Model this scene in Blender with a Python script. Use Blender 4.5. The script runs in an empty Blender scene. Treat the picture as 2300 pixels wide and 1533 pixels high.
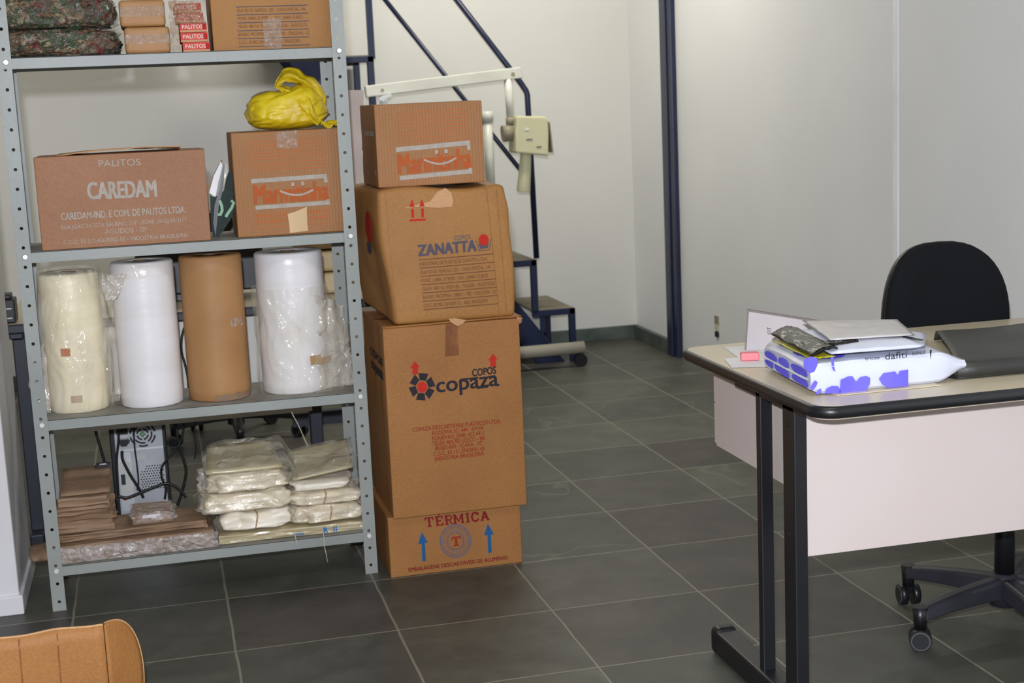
import bpy, bmesh, math, random
from mathutils import Vector, Matrix, noise
random.seed(7)
S = bpy.context.scene
COL = S.collection
PI = math.pi

# ------------------------------------------------------------------ camera
CAM = Vector((0, 0, 1.3661))
RT = Vector((0.96922, -0.24233, -0.04352)); UP = Vector((0.08176, 0.15007, 0.98529)); FW = Vector((0.23223, 0.95852, -0.16526))
FPX = 3266.7
cd = bpy.data.cameras.new('camera'); cam = bpy.data.objects.new('camera', cd); COL.objects.link(cam)
cam.matrix_world = Matrix(((RT.x, UP.x, -FW.x, CAM.x), (RT.y, UP.y, -FW.y, CAM.y), (RT.z, UP.z, -FW.z, CAM.z), (0, 0, 0, 1)))
cd.sensor_width = 36.0; cd.lens = FPX / 2300 * 36; cd.clip_start = 0.05; cd.clip_end = 60
cd.dof.use_dof = True; cd.dof.focus_distance = 3.5; cd.dof.aperture_fstop = 7.0
S.camera = cam

# ------------------------------------------------------------------ light
S.view_settings.view_transform = 'Standard'; S.view_settings.look = 'None'
S.view_settings.gamma = 1; S.view_settings.use_curve_mapping = False
S.view_settings.exposure = 0.0
w = bpy.data.worlds.new('world'); S.world = w; w.use_nodes = True
w.node_tree.nodes['Background'].inputs[0].default_value = (1.0, 0.95, 0.76, 1)
w.node_tree.nodes['Background'].inputs[1].default_value = 0.105
def lamp(name, kind, loc, energy, color, size=0.1, size_y=None, target=None):
    d = bpy.data.lights.new(name, kind); d.energy = energy; d.color = color
    if kind == 'AREA':
        d.shape = 'RECTANGLE'; d.size = size; d.size_y = size_y or size
    else:
        d.shadow_soft_size = size
    o = bpy.data.objects.new(name, d); COL.objects.link(o); o.location = loc
    if target is not None:
        o.rotation_euler = (Vector(target) - Vector(loc)).to_track_quat('-Z', 'Y').to_euler()
    return o
lamp('camera_flash', 'POINT', (-0.03, 0.0, 1.52), 540.0, (0.86, 0.90, 1.0), 0.025)
lamp('ceiling_lamp', 'AREA', (1.5, 6.3, 3.0), 40.0, (1.0, 0.97, 0.86), 1.3, 0.3, (1.5, 6.6, 0))
lamp('ceiling_lamp', 'AREA', (0.9, 2.2, 2.95), 14.0, (1.0, 0.97, 0.86), 1.3, 0.3, (0.9, 2.4, 0))

# ------------------------------------------------------------------ node materials
def lin(c):
    return tuple((v / 12.92 if v <= 0.04045 else ((v + 0.055) / 1.055) ** 2.4) for v in (x / 255.0 for x in c)) + (1.0,)
def newmat(name):
    m = bpy.data.materials.new(name); m.use_nodes = True
    nt = m.node_tree; bs = nt.nodes['Principled BSDF']
    return m, nt, bs
def tex(nt, kind, **kw):
    n = nt.nodes.new(kind)
    for k, v in kw.items():
        if k in n.inputs: n.inputs[k].default_value = v
        else: setattr(n, k, v)
    return n
def mat(name, c, rough=0.6, metal=0.0, c2=None, nscale=6.0, lo=0.35, hi=0.65, bump=0.0, bscale=40.0, spec=0.5, coord='Object', stretch=(1, 1, 1), coat=0.0):
    m, nt, bs = newmat(name); L = nt.links.new
    if name.endswith('_ink'): rough, spec = 0.9, 0.1
    bs.inputs['Roughness'].default_value = rough; bs.inputs['Metallic'].default_value = metal
    bs.inputs['Specular IOR Level'].default_value = spec
    if coat: bs.inputs['Coat Weight'].default_value = coat
    tc = nt.nodes.new('ShaderNodeTexCoord'); mp = nt.nodes.new('ShaderNodeMapping'); mp.inputs['Scale'].default_value = stretch
    L(tc.outputs[coord], mp.inputs['Vector'])
    if c2 is None: c2 = tuple(v * 0.93 for v in c)
    n = tex(nt, 'ShaderNodeTexNoise', Scale=nscale, Detail=6.0); L(mp.outputs[0], n.inputs['Vector'])
    r = nt.nodes.new('ShaderNodeValToRGB'); r.color_ramp.elements[0].position = lo; r.color_ramp.elements[1].position = hi
    r.color_ramp.elements[0].color = lin(c2); r.color_ramp.elements[1].color = lin(c)
    L(n.outputs['Fac'], r.inputs[0]); L(r.outputs[0], bs.inputs['Base Color'])
    if bump:
        b = tex(nt, 'ShaderNodeTexNoise', Scale=bscale, Detail=5.0); L(mp.outputs[0], b.inputs['Vector'])
        bp = nt.nodes.new('ShaderNodeBump'); bp.inputs['Strength'].default_value = bump; bp.inputs['Distance'].default_value = 0.01
        L(b.outputs['Fac'], bp.inputs['Height']); L(bp.outputs[0], bs.inputs['Normal'])
    return m
def film(name, tint=(235, 230, 215), fac=0.25, rough=0.12, bump=0.9, bscale=18.0, stretch=(1, 1, 1), streak=0.35):
    """thin clear plastic: see-through, with glossy creases"""
    m, nt, bs = newmat(name); L = nt.links.new
    out = nt.nodes['Material Output']
    bs.inputs['Base Color'].default_value = lin(tint); bs.inputs['Roughness'].default_value = rough
    bs.inputs['Specular IOR Level'].default_value = 1.0
    tc = nt.nodes.new('ShaderNodeTexCoord'); mp = nt.nodes.new('ShaderNodeMapping'); mp.inputs['Scale'].default_value = stretch
    L(tc.outputs['Object'], mp.inputs['Vector'])
    v = tex(nt, 'ShaderNodeTexNoise', Scale=bscale, Detail=3.0, Distortion=1.4); L(mp.outputs[0], v.inputs['Vector'])
    bp = nt.nodes.new('ShaderNodeBump'); bp.inputs['Strength'].default_value = bump; bp.inputs['Distance'].default_value = 0.02
    L(v.outputs['Fac'], bp.inputs['Height']); L(bp.outputs[0], bs.inputs['Normal'])
    n = tex(nt, 'ShaderNodeTexNoise', Scale=bscale * 0.6, Detail=5.0, Distortion=2.0); L(mp.outputs[0], n.inputs['Vector'])
    mr = nt.nodes.new('ShaderNodeMapRange'); mr.inputs[1].default_value = 0.45; mr.inputs[2].default_value = 0.75
    mr.inputs[3].default_value = fac; mr.inputs[4].default_value = min(1.0, fac + streak)
    L(n.outputs['Fac'], mr.inputs[0])
    tr = nt.nodes.new('ShaderNodeBsdfTransparent'); mx = nt.nodes.new('ShaderNodeMixShader')
    L(mr.outputs[0], mx.inputs[0]); L(tr.outputs[0], mx.inputs[1]); L(bs.outputs[0], mx.inputs[2]); L(mx.outputs[0], out.inputs['Surface'])
    return m
def cardboard(name, c, c2, ribs=0.0):
    m, nt, bs = newmat(name); L = nt.links.new
    bs.inputs['Roughness'].default_value = 0.62; bs.inputs['Specular IOR Level'].default_value = 0.35
    tc = nt.nodes.new('ShaderNodeTexCoord')
    n = tex(nt, 'ShaderNodeTexNoise', Scale=5.0, Detail=8.0, Roughness=0.6); L(tc.outputs['Object'], n.inputs['Vector'])
    r = nt.nodes.new('ShaderNodeValToRGB'); r.color_ramp.elements[0].position = 0.3; r.color_ramp.elements[1].position = 0.7
    r.color_ramp.elements[0].color = lin(c2); r.color_ramp.elements[1].color = lin(c)
    L(n.outputs['Fac'], r.inputs[0])
    src = r.outputs[0]
    f = tex(nt, 'ShaderNodeTexNoise', Scale=160.0, Detail=2.0); L(tc.outputs['Object'], f.inputs['Vector'])
    mx = nt.nodes.new('ShaderNodeMixRGB'); mx.blend_type = 'OVERLAY'; mx.inputs[0].default_value = 0.16
    L(src, mx.inputs[1]); L(f.outputs['Fac'], mx.inputs[2]); src = mx.outputs[0]
    bp = nt.nodes.new('ShaderNodeBump'); bp.inputs['Strength'].default_value = 0.25; bp.inputs['Distance'].default_value = 0.004
    if ribs:
        wv = tex(nt, 'ShaderNodeTexWave', Scale=ribs, Distortion=0.6); wv.bands_direction = 'X'; L(tc.outputs['Object'], wv.inputs['Vector'])
        m2 = nt.nodes.new('ShaderNodeMixRGB'); m2.blend_type = 'MULTIPLY'; m2.inputs[0].default_value = 0.10
        L(src, m2.inputs[1]); L(wv.outputs['Color'], m2.inputs[2]); src = m2.outputs[0]
        L(wv.outputs['Fac'], bp.inputs['Height'])
    else:
        L(f.outputs['Fac'], bp.inputs['Height'])
    L(bp.outputs[0], bs.inputs['Normal']); L(src, bs.inputs['Base Color'])
    return m

M = {}
M['steel'] = mat('grey_painted_steel', (146, 149, 144), 0.45, 0.0, (134, 138, 133), 3, bump=0.05, bscale=60)
M['shelf_top'] = mat('dusty_shelf_steel', (150, 150, 143), 0.55, 0.0, (120, 115, 105), 9)
M['bolt'] = mat('zinc_bolt', (235, 235, 230), 0.3, 0.3)
M['card'] = cardboard('brown_cardboard', (164, 116, 63), (152, 105, 54))
M['card2'] = cardboard('orange_brown_cardboard', (158, 108, 57), (147, 98, 50))
M['card_pink'] = cardboard('pinkish_brown_cardboard', (158, 113, 82), (149, 104, 74))
M['card_rib'] = cardboard('ribbed_cardboard', (163, 115, 72), (154, 106, 64), ribs=36.0)
M['card_edge'] = cardboard('torn_cardboard_edge', (196, 152, 108), (180, 135, 92))
M['tape_clear'] = film('clear_tape', (216, 200, 186), 0.22, 0.1, 0.8, 60)
M['tape_tan'] = mat('tan_paper_tape', (214, 180, 134), 0.6)
M['tape_brown'] = mat('brown_packing_tape', (150, 98, 60), 0.25, c2=(120, 74, 44), nscale=20, bump=0.2, bscale=50)
M['ink_grey'] = mat('grey_ink', (176, 169, 160), 0.7, c2=(166, 154, 140), nscale=50)
M['ink_orange'] = mat('orange_ink', (182, 92, 50), 0.7, c2=(170, 92, 54), nscale=40)
M['ink_orange_soft'] = mat('faded_orange_ink', (190, 110, 66), 0.7)
M['ink_navy'] = mat('navy_ink', (82, 80, 98), 0.7, c2=(92, 84, 92), nscale=60)
M['ink_plum'] = mat('plum_ink', (118, 78, 62), 0.7)
M['ink_black'] = mat('black_ink', (52, 48, 54), 0.7)
M['ink_red'] = mat('red_ink', (188, 52, 42), 0.7, c2=(176, 48, 40))
M['ink_darkred'] = mat('dark_red_ink', (150, 56, 40), 0.7)
M['ink_maroon'] = mat('maroon_ink', (130, 36, 40), 0.7)
M['ink_blue'] = mat('blue_ink', (44, 92, 142), 0.7)
M['ink_bluegrey'] = mat('blue_grey_ink', (104, 100, 116), 0.7)
M['ink_white'] = mat('white_ink', (236, 214, 200), 0.7)
M['ink_pink'] = mat('pink_red_ink', (206, 92, 84), 0.6, c2=(196, 74, 68), nscale=14)
M['violet'] = mat('violet_ink', (112, 104, 226), 0.3, c2=(100, 92, 214), nscale=10)
M['bolt_dark'] = mat('dark_hole', (20, 20, 22), 0.7)
M['navy'] = mat('navy_painted_steel', (25, 36, 68), 0.35, 0.0, (19, 27, 52), 5)
M['dark_navy'] = mat('dark_blue_steel', (32, 35, 48), 0.45)
M['black'] = mat('black_plastic', (26, 26, 28), 0.38, c2=(22, 22, 24))
M['black_metal'] = mat('black_painted_steel', (24, 25, 28), 0.4, c2=(20, 20, 24))
M['fabric'] = mat('black_fabric', (24, 25, 28), 0.95, bump=0.4, bscale=400, spec=0.15)
M['leather'] = mat('dark_grey_leather', (56, 56, 52), 0.5, c2=(42, 42, 38), nscale=4, bump=0.12, bscale=60)
M['dust_black'] = mat('dusty_black_plastic', (44, 44, 50), 0.45, c2=(34, 34, 40), nscale=8)
M['laminate'] = mat('beige_laminate', (205, 192, 166), 0.33, c2=(199, 186, 160), nscale=2)
M['panel'] = mat('pale_pink_beige_laminate', (208, 194, 188), 0.5, c2=(203, 188, 181), nscale=2)
M['panel_edge'] = mat('raw_board_underside', (150, 112, 72), 0.7)
M['white_panel'] = mat('off_white_laminate', (212, 210, 202), 0.5)
M['wall'] = mat('off_white_paint', (220, 218, 212), 0.7, c2=(215, 213, 206), nscale=1.2, bump=0.03, bscale=90)
M['wall_grey'] = mat('grey_white_paint', (236, 236, 235), 0.5, c2=(230, 230, 229), nscale=1.4, bump=0.03, bscale=70)
M['white_strip'] = mat('white_joint_strip', (250, 250, 252), 0.4)
M['pillar'] = mat('white_gloss_paint', (218, 216, 218), 0.5, c2=(205, 202, 200), nscale=2.5)
M['tread'] = mat('worn_wood_tread', (142, 134, 114), 0.7, c2=(122, 114, 96), nscale=8)
M['white_metal'] = mat('ivory_enamel', (216, 216, 204), 0.35)
M['cream_plastic'] = mat('yellowed_plastic', (206, 202, 164), 0.45, c2=(200, 194, 160), nscale=6)
M['cream_dark'] = mat('dull_beige_plastic', (150, 140, 118), 0.5)
M['grey_enamel'] = mat('dull_grey_enamel', (172, 166, 152), 0.45)
M['roll_cream'] = mat('cream_plastic_roll', (238, 226, 196), 0.42, c2=(226, 212, 178), nscale=5, bump=0.25, bscale=14, stretch=(1, 1, 3))
M['roll_white'] = mat('white_plastic_roll', (230, 226, 226), 0.3, c2=(222, 218, 216), nscale=4, bump=0.12, bscale=10, stretch=(1, 1, 4))
M['kraft'] = mat('kraft_paper', (172, 127, 80), 0.6, c2=(160, 115, 70), nscale=6, bump=0.08, bscale=60)
M['kraft_dull'] = mat('crumpled_kraft_paper', (146, 118, 92), 0.75, c2=(126, 100, 78), nscale=10, bump=0.4, bscale=25)
M['core'] = mat('cardboard_core', (120, 96, 72), 0.8)
M['film'] = film('clear_film', (236, 228, 208), 0.11, 0.14, 1.0, 11, (1, 1, 0.45), 0.34)
M['film_dark'] = film('glossy_film', (150, 144, 134), 0.10, 0.20, 1.0, 52, (1, 1, 1), 0.26)
M['film_brown'] = film('brown_tinted_film', (176, 140, 112), 0.20, 0.1, 1.0, 20, (1, 1, 1), 0.3)
M['film_soft'] = film('cloudy_film', (226, 218, 205), 0.30, 0.14, 1.0, 12, (1, 1, 1), 0.35)
M['film_crisp'] = film('crackly_film', (230, 220, 214), 0.16, 0.17, 1.0, 34, (1, 1, 1), 0.42)
M['bag_cream'] = mat('cream_plastic_bags', (228, 216, 192), 0.26, c2=(206, 190, 160), nscale=9, bump=0.5, bscale=26, stretch=(1, 1, 2.6), spec=0.8)
M['bag_sheet'] = mat('glossy_bag_sheet', (196, 184, 152), 0.2, c2=(178, 164, 130), nscale=3, bump=0.15, bscale=9, stretch=(0.4, 3, 1), spec=0.8)
M['bag_white'] = mat('white_folded_bags', (240, 232, 216), 0.35, c2=(226, 214, 192), nscale=10, bump=0.3, bscale=20, stretch=(1, 1, 4))
M['yellow'] = mat('yellow_plastic_bag', (222, 196, 34), 0.42, c2=(200, 168, 16), nscale=14, bump=0.45, bscale=34, spec=0.5)
M['silver'] = mat('galvanised_steel', (190, 192, 196), 0.35, 0.25, c2=(178, 180, 184))
M['silver_light'] = mat('bright_steel', (222, 224, 226), 0.25, 0.2)
M['green'] = mat('green_plastic', (70, 140, 80), 0.5)
M['sticker'] = mat('white_sticker', (206, 204, 200), 0.6)
M['green_dark'] = mat('dark_green_bag', (14, 44, 34), 0.6, c2=(8, 26, 22), nscale=12, bump=0.15, bscale=20, spec=0.3)
M['green_pale'] = mat('pale_green_ribbon', (124, 172, 136), 0.5)
M['white_paper'] = mat('white_paper', (232, 232, 234), 0.6)
M['white_poly'] = mat('white_mailing_plastic', (206, 209, 222), 0.28, c2=(199, 202, 216), nscale=8, bump=0.16, bscale=14, spec=0.6)
M['grey_poly'] = mat('pale_grey_mailing_plastic', (198, 194, 192), 0.35, c2=(190, 186, 184), nscale=6, bump=0.14, bscale=14)
M['foil'] = mat('black_foil', (24, 24, 19), 0.20, 0.2, c2=(14, 14, 11), nscale=10, bump=0.7, bscale=24, stretch=(3, 0.7, 1), spec=0.45)
M['foil_yellow'] = mat('yellow_film', (196, 190, 50), 0.3, bump=0.4)
M['pink'] = mat('pink_rubber', (236, 126, 132), 0.5)
M['brown_edge'] = mat('dark_brown_edge', (92, 74, 68), 0.5)
M['cable'] = mat('black_cable', (24, 24, 26), 0.4)
M['cable_white'] = mat('pale_cord', (200, 192, 160), 0.6)
M['orange'] = mat('orange_plastic', (206, 86, 36), 0.5)
M['print_blue'] = mat('blue_print', (40, 110, 180), 0.4)
M['brass'] = mat('cream_box_stack', (206, 188, 142), 0.4, c2=(170, 150, 110), nscale=9)
M['rubber_band'] = mat('brown_rubber_band', (176, 142, 98), 0.6)
M['plate_white'] = mat('plate_white_face', (176, 168, 168), 0.6)
M['rim'] = mat('worn_wheel_rim', (92, 90, 88), 0.6)
M['board'] = mat('pinkish_board', (192, 176, 168), 0.65)

def candy_mat():
    m, nt, bs = newmat('wrapped_sweets'); L = nt.links.new
    tc = nt.nodes.new('ShaderNodeTexCoord')
    dn = tex(nt, 'ShaderNodeTexNoise', Scale=30.0, Detail=3.0); L(tc.outputs['Object'], dn.inputs['Vector'])
    ad = nt.nodes.new('ShaderNodeMixRGB'); ad.inputs[0].default_value = 0.12; L(tc.outputs['Object'], ad.inputs[1]); L(dn.outputs['Color'], ad.inputs[2])
    v = tex(nt, 'ShaderNodeTexVoronoi', Scale=46.0); L(ad.outputs[0], v.inputs['Vector'])
    sp = nt.nodes.new('ShaderNodeSeparateColor'); L(v.outputs['Color'], sp.inputs[0])
    r = nt.nodes.new('ShaderNodeValToRGB'); cr = r.color_ramp; cr.interpolation = 'CONSTANT'
    cols = [(86, 70, 54), (64, 78, 52), (104, 84, 62), (112, 44, 40), (58, 66, 50), (142, 126, 100), (84, 62, 54), (70, 84, 62), (120, 92, 62)]
    cr.elements[0].color = lin(cols[0]); cr.elements[1].position = 1 / 9; cr.elements[1].color = lin(cols[1])
    for i in range(2, 9): e = cr.elements.new(i / 9); e.color = lin(cols[i])
    L(sp.outputs[0], r.inputs[0]); L(r.outputs[0], bs.inputs['Base Color']); bs.inputs['Roughness'].default_value = 0.2
    n = tex(nt, 'ShaderNodeTexNoise', Scale=40.0, Detail=4.0, Distortion=1.0); L(tc.outputs['Object'], n.inputs['Vector'])
    bp = nt.nodes.new('ShaderNodeBump'); bp.inputs['Strength'].default_value = 1.0; bp.inputs['Distance'].default_value = 0.02
    L(n.outputs['Fac'], bp.inputs['Height']); L(bp.outputs[0], bs.inputs['Normal'])
    return m
M['candy'] = candy_mat()

TX0, TY0, TS = -0.3046, 4.0432, 0.42
def floor_mat():
    m, nt, bs = newmat('slate_floor_tiles'); L = nt.links.new
    tc = nt.nodes.new('ShaderNodeTexCoord'); sx = nt.nodes.new('ShaderNodeSeparateXYZ'); L(tc.outputs['Object'], sx.inputs[0])
    wob = tex(nt, 'ShaderNodeTexNoise', Scale=7.0, Detail=4.0); L(tc.outputs['Object'], wob.inputs['Vector'])
    def mth(op, a, b=None, c=None):
        n = nt.nodes.new('ShaderNodeMath'); n.operation = op
        for i, v in enumerate((a, b, c)):
            if v is None: continue
            if isinstance(v, (int, float)): n.inputs[i].default_value = v
            else: L(v, n.inputs[i])
        return n.outputs[0]
    wz = mth('MULTIPLY', mth('SUBTRACT', wob.outputs['Fac'], 0.5), 0.008)
    ids = []; ds = []
    for ax, o in (('X', TX0), ('Y', TY0)):
        u = mth('DIVIDE', mth('SUBTRACT', mth('ADD', sx.outputs[ax], wz), o), TS)
        ids.append(mth('FLOOR', u)); f = mth('FRACT', u)
        ds.append(mth('MINIMUM', f, mth('SUBTRACT', 1.0, f)))
    d = mth('MINIMUM', ds[0], ds[1])
    g = nt.nodes.new('ShaderNodeMapRange'); g.inputs[1].default_value = 0.005; g.inputs[2].default_value = 0.010; L(d, g.inputs[0])   # 0 in grout
    cx = nt.nodes.new('ShaderNodeCombineXYZ'); L(ids[0], cx.inputs[0]); L(ids[1], cx.inputs[1])
    wn = nt.nodes.new('ShaderNodeTexWhiteNoise'); wn.noise_dimensions = '3D'; L(cx.outputs[0], wn.inputs['Vector'])
    r = nt.nodes.new('ShaderNodeValToRGB'); cr = r.color_ramp
    cols = [(0, (74, 69, 66)), (0.25, (82, 81, 73)), (0.5, (75, 76, 70)), (0.75, (93, 93, 82)), (1.0, (69, 69, 68))]
    cr.elements[0].color = lin(cols[0][1]); cr.elements[1].position = 1.0; cr.elements[1].color = lin(cols[4][1])
    for p, c in cols[1:4]: e = cr.elements.new(p); e.color = lin(c)
    L(wn.outputs['Value'], r.inputs[0])
    of = nt.nodes.new('ShaderNodeVectorMath'); of.operation = 'ADD'; L(tc.outputs['Object'], of.inputs[0])
    sc = nt.nodes.new('ShaderNodeVectorMath'); sc.operation = 'SCALE'; sc.inputs['Scale'].default_value = 9.0; L(wn.outputs['Color'], sc.inputs[0]); L(sc.outputs[0], of.inputs[1])
    n1 = tex(nt, 'ShaderNodeTexNoise', Scale=5.5, Detail=10.0, Roughness=0.68, Distortion=0.6); L(of.outputs[0], n1.inputs['Vector'])
    m1 = nt.nodes.new('ShaderNodeMixRGB'); m1.blend_type = 'OVERLAY'; m1.inputs[0].default_value = 0.8
    L(r.outputs[0], m1.inputs[1])
    r1 = nt.nodes.new('ShaderNodeValToRGB'); r1.color_ramp.elements[0].position = 0.25; r1.color_ramp.elements[1].position = 0.8
    r1.color_ramp.elements[0].color = (0.17, 0.165, 0.16, 1); r1.color_ramp.elements[1].color = (0.66, 0.66, 0.62, 1)
    L(n1.outputs['Fac'], r1.inputs[0]); L(r1.outputs[0], m1.inputs[2])
    # cleft edge lines of the slate
    n2 = tex(nt, 'ShaderNodeTexNoise', Scale=1.2, Detail=3.0, Distortion=0.3); L(of.outputs[0], n2.inputs['Vector'])
    ln = mth('ABSOLUTE', mth('SUBTRACT', n2.outputs['Fac'], 0.64))
    lm = nt.nodes.new('ShaderNodeMapRange'); lm.inputs[1].default_value = 0.0; lm.inputs[2].default_value = 0.006; lm.inputs[3].default_value = 0.22; lm.inputs[4].default_value = 0.0; L(ln, lm.inputs[0])
    m2 = nt.nodes.new('ShaderNodeMixRGB'); L(lm.outputs[0], m2.inputs[0]); L(m1.outputs[0], m2.inputs[1]); m2.inputs[2].default_value = lin((150, 146, 128))
    m3 = nt.nodes.new('ShaderNodeMixRGB'); L(g.outputs[0], m3.inputs[0]); m3.inputs[1].default_value = lin((128, 122, 108)); L(m2.outputs[0], m3.inputs[2])
    L(m3.outputs[0], bs.inputs['Base Color'])
    bs.inputs['Roughness'].default_value = 0.5
    hh = mth('ADD', mth('MULTIPLY', n1.outputs['Fac'], 0.6), mth('MULTIPLY', g.outputs[0], 0.5))
    hh = mth('ADD', hh, mth('MULTIPLY', mth('GREATER_THAN', n2.outputs['Fac'], 0.64), 0.4))
    bp = nt.nodes.new('ShaderNodeBump'); bp.inputs['Strength'].default_value = 0.35; bp.inputs['Distance'].default_value = 0.006
    L(hh, bp.inputs['Height']); L(bp.outputs[0], bs.inputs['Normal'])
    return m
M['floor'] = floor_mat()
M['slate'] = mat('green_slate_skirting', (92, 100, 94), 0.5, c2=(60, 70, 66), nscale=7, bump=0.2, bscale=20)

# ------------------------------------------------------------------ mesh helpers
def smoothstep(a, b, x):
    t = max(0.0, min(1.0, (x - a) / (b - a))); return t * t * (3 - 2 * t)
def nz(x, y, z, s=1.0): return noise.noise(Vector((x * s, y * s, z * s)))
def px(u, v, y):
    """point of the vertical plane at depth y that the photo's pixel shows"""
    d = FW + RT * ((u - 1150) / FPX) - UP * ((v - 766.5) / FPX)
    t = y / d.y
    return CAM + d * t

class B:
    def __init__(s): s.v = []; s.f = []; s.m = []; s.mats = []; s.sm = []
    def mi(s, m):
        m = M[m] if isinstance(m, str) else m
        if m not in s.mats: s.mats.append(m)
        return s.mats.index(m)
    def add(s, vs, fs, m, smooth=False):
        o = len(s.v); s.v += [tuple(v) for v in vs]; k = s.mi(m)
        for f in fs: s.f.append(tuple(i + o for i in f)); s.m.append(k); s.sm.append(smooth)
        return s
    def box(s, x0, x1, y0, y1, z0, z1, m):
        v = [(x, y, z) for z in (z0, z1) for y in (y0, y1) for x in (x0, x1)]
        return s.add(v, [(0, 2, 3, 1), (4, 5, 7, 6), (0, 1, 5, 4), (2, 6, 7, 3), (0, 4, 6, 2), (1, 3, 7, 5)], m)
    def obox(s, c, ax, ay, az, m):
        c = Vector(c); ax = Vector(ax); ay = Vector(ay); az = Vector(az)
        v = [c + ax * i + ay * j + az * k for k in (-1, 1) for j in (-1, 1) for i in (-1, 1)]
        return s.add(v, [(0, 2, 3, 1), (4, 5, 7, 6), (0, 1, 5, 4), (2, 6, 7, 3), (0, 4, 6, 2), (1, 3, 7, 5)], m)
    def bar(s, p, q, wd, hd, m, up=(0, 0, 1)):
        p = Vector(p); q = Vector(q); d = q - p; L = d.length; d.normalize()
        sd = d.cross(Vector(up))
        if sd.length < 1e-4: sd = d.cross(Vector((0, 1, 0)))
        sd.normalize(); u = sd.cross(d)
        return s.obox((p + q) / 2, d * L / 2, sd * wd / 2, u * hd / 2, m)
    def cyl(s, p, q, r0, r1, m, n=24, cap=True, smooth=True):
        p = Vector(p); q = Vector(q); d = (q - p).normalized()
        a = d.orthogonal().normalized(); b = d.cross(a)
        vs = [p + (a * math.cos(t) + b * math.sin(t)) * r0 for t in (2 * PI * i / n for i in range(n))]
        vs += [q + (a * math.cos(t) + b * math.sin(t)) * r1 for t in (2 * PI * i / n for i in range(n))]
        s.add(vs, [(i, (i + 1) % n, n + (i + 1) % n, n + i) for i in range(n)], m, smooth)
        if cap:
            o = len(s.v) - 2 * n; k = s.mi(m)
            s.f.append(tuple(o + i for i in reversed(range(n)))); s.m.append(k); s.sm.append(False)
            s.f.append(tuple(o + n + i for i in range(n))); s.m.append(k); s.sm.append(False)
        return s
    def tube(s, pts, r, m, n=10):
        pts = [Vector(p) for p in pts]; vs = []; N = len(pts)
        ref = None
        for i, p in enumerate(pts):
            d = (pts[min(i + 1, N - 1)] - pts[max(i - 1, 0)]).normalized()
            a = d.orthogonal().normalized() if ref is None else (ref - d * ref.dot(d)).normalized()
            ref = a; b = d.cross(a)
            vs += [p + (a * math.cos(2 * PI * j / n) + b * math.sin(2 * PI * j / n)) * r for j in range(n)]
        fs = [(i * n + j, i * n + (j + 1) % n, (i + 1) * n + (j + 1) % n, (i + 1) * n + j) for i in range(N - 1) for j in range(n)]
        fs += [tuple(reversed(range(n))), tuple((N - 1) * n + j for j in range(n))]
        return s.add(vs, fs, m, True)
    def lathe(s, c, prof, m, n=40, fn=None):
        """prof: (radius, z) from bottom to top around the vertical axis through c"""
        vs = []
        for r, z in prof:
            for j in range(n):
                t = 2 * PI * j / n; rr = r
                if fn: rr = fn(r, z, t)
                vs.append((c[0] + rr * math.cos(t), c[1] + rr * math.sin(t), c[2] + z))
        fs = [(i * n + j, i * n + (j + 1) % n, (i + 1) * n + (j + 1) % n, (i + 1) * n + j) for i in range(len(prof) - 1) for j in range(n)]
        return s.add(vs, fs, m, True)
    def grid(s, fn, nu, nv, m, smooth=True):
        vs = [fn(i / nu, j / nv) for j in range(nv + 1) for i in range(nu + 1)]
        fs = [(j * (nu + 1) + i, j * (nu + 1) + i + 1, (j + 1) * (nu + 1) + i + 1, (j + 1) * (nu + 1) + i) for j in range(nv) for i in range(nu)]
        return s.add(vs, fs, m, smooth)
    def prism(s, pts, y0, y1, m):
        """outline of (x, z) points extruded from y0 to y1"""
        n = len(pts); vs = [(x, y0, z) for x, z in pts] + [(x, y1, z) for x, z in pts]
        return s.add(vs, [tuple(range(n)), tuple(reversed(range(n, 2 * n)))] + [(i, n + i, n + (i + 1) % n, (i + 1) % n) for i in range(n)], m)
    def build(s, name, parent=None, bevel=0.0, seg=2, subsurf=0, solid=0.0, split=0.0):
        me = bpy.data.meshes.new(name); me.from_pydata(s.v, [], s.f)
        for m in s.mats: me.materials.append(m)
        me.polygons.foreach_set('material_index', s.m); me.polygons.foreach_set('use_smooth', s.sm)
        bm = bmesh.new(); bm.from_mesh(me); bmesh.ops.recalc_face_normals(bm, faces=bm.faces); bm.to_mesh(me); bm.free()
        me.update()
        o = bpy.data.objects.new(name, me); COL.objects.link(o)
        if parent is not None:
            o.parent = parent; o.matrix_parent_inverse = Matrix.Translation(-parent.location) if parent.type == 'EMPTY' else Matrix()
        if solid:
            sd = o.modifiers.new('thickness', 'SOLIDIFY'); sd.thickness = solid; sd.offset = 0
        if bevel:
            b = o.modifiers.new('bevel', 'BEVEL'); b.width = bevel; b.segments = seg; b.limit_method = 'ANGLE'; b.angle_limit = 0.6
        if split:
            e = o.modifiers.new('crease', 'EDGE_SPLIT'); e.split_angle = split; e.use_edge_sharp = False
        if subsurf:
            q = o.modifiers.new('smooth', 'SUBSURF'); q.levels = subsurf; q.render_levels = subsurf
        return o
def tag(o, label, cat, group=None):
    o['label'] = label; o['category'] = cat
    if group: o['group'] = group
    return o
def thing(name, label, cat, loc, group=None):
    o = bpy.data.objects.new(name, None); COL.objects.link(o); o.location = loc; o.empty_display_size = 0.05
    return tag(o, label, cat, group)
def struct(o): o['kind'] = 'structure'; return o

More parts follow.
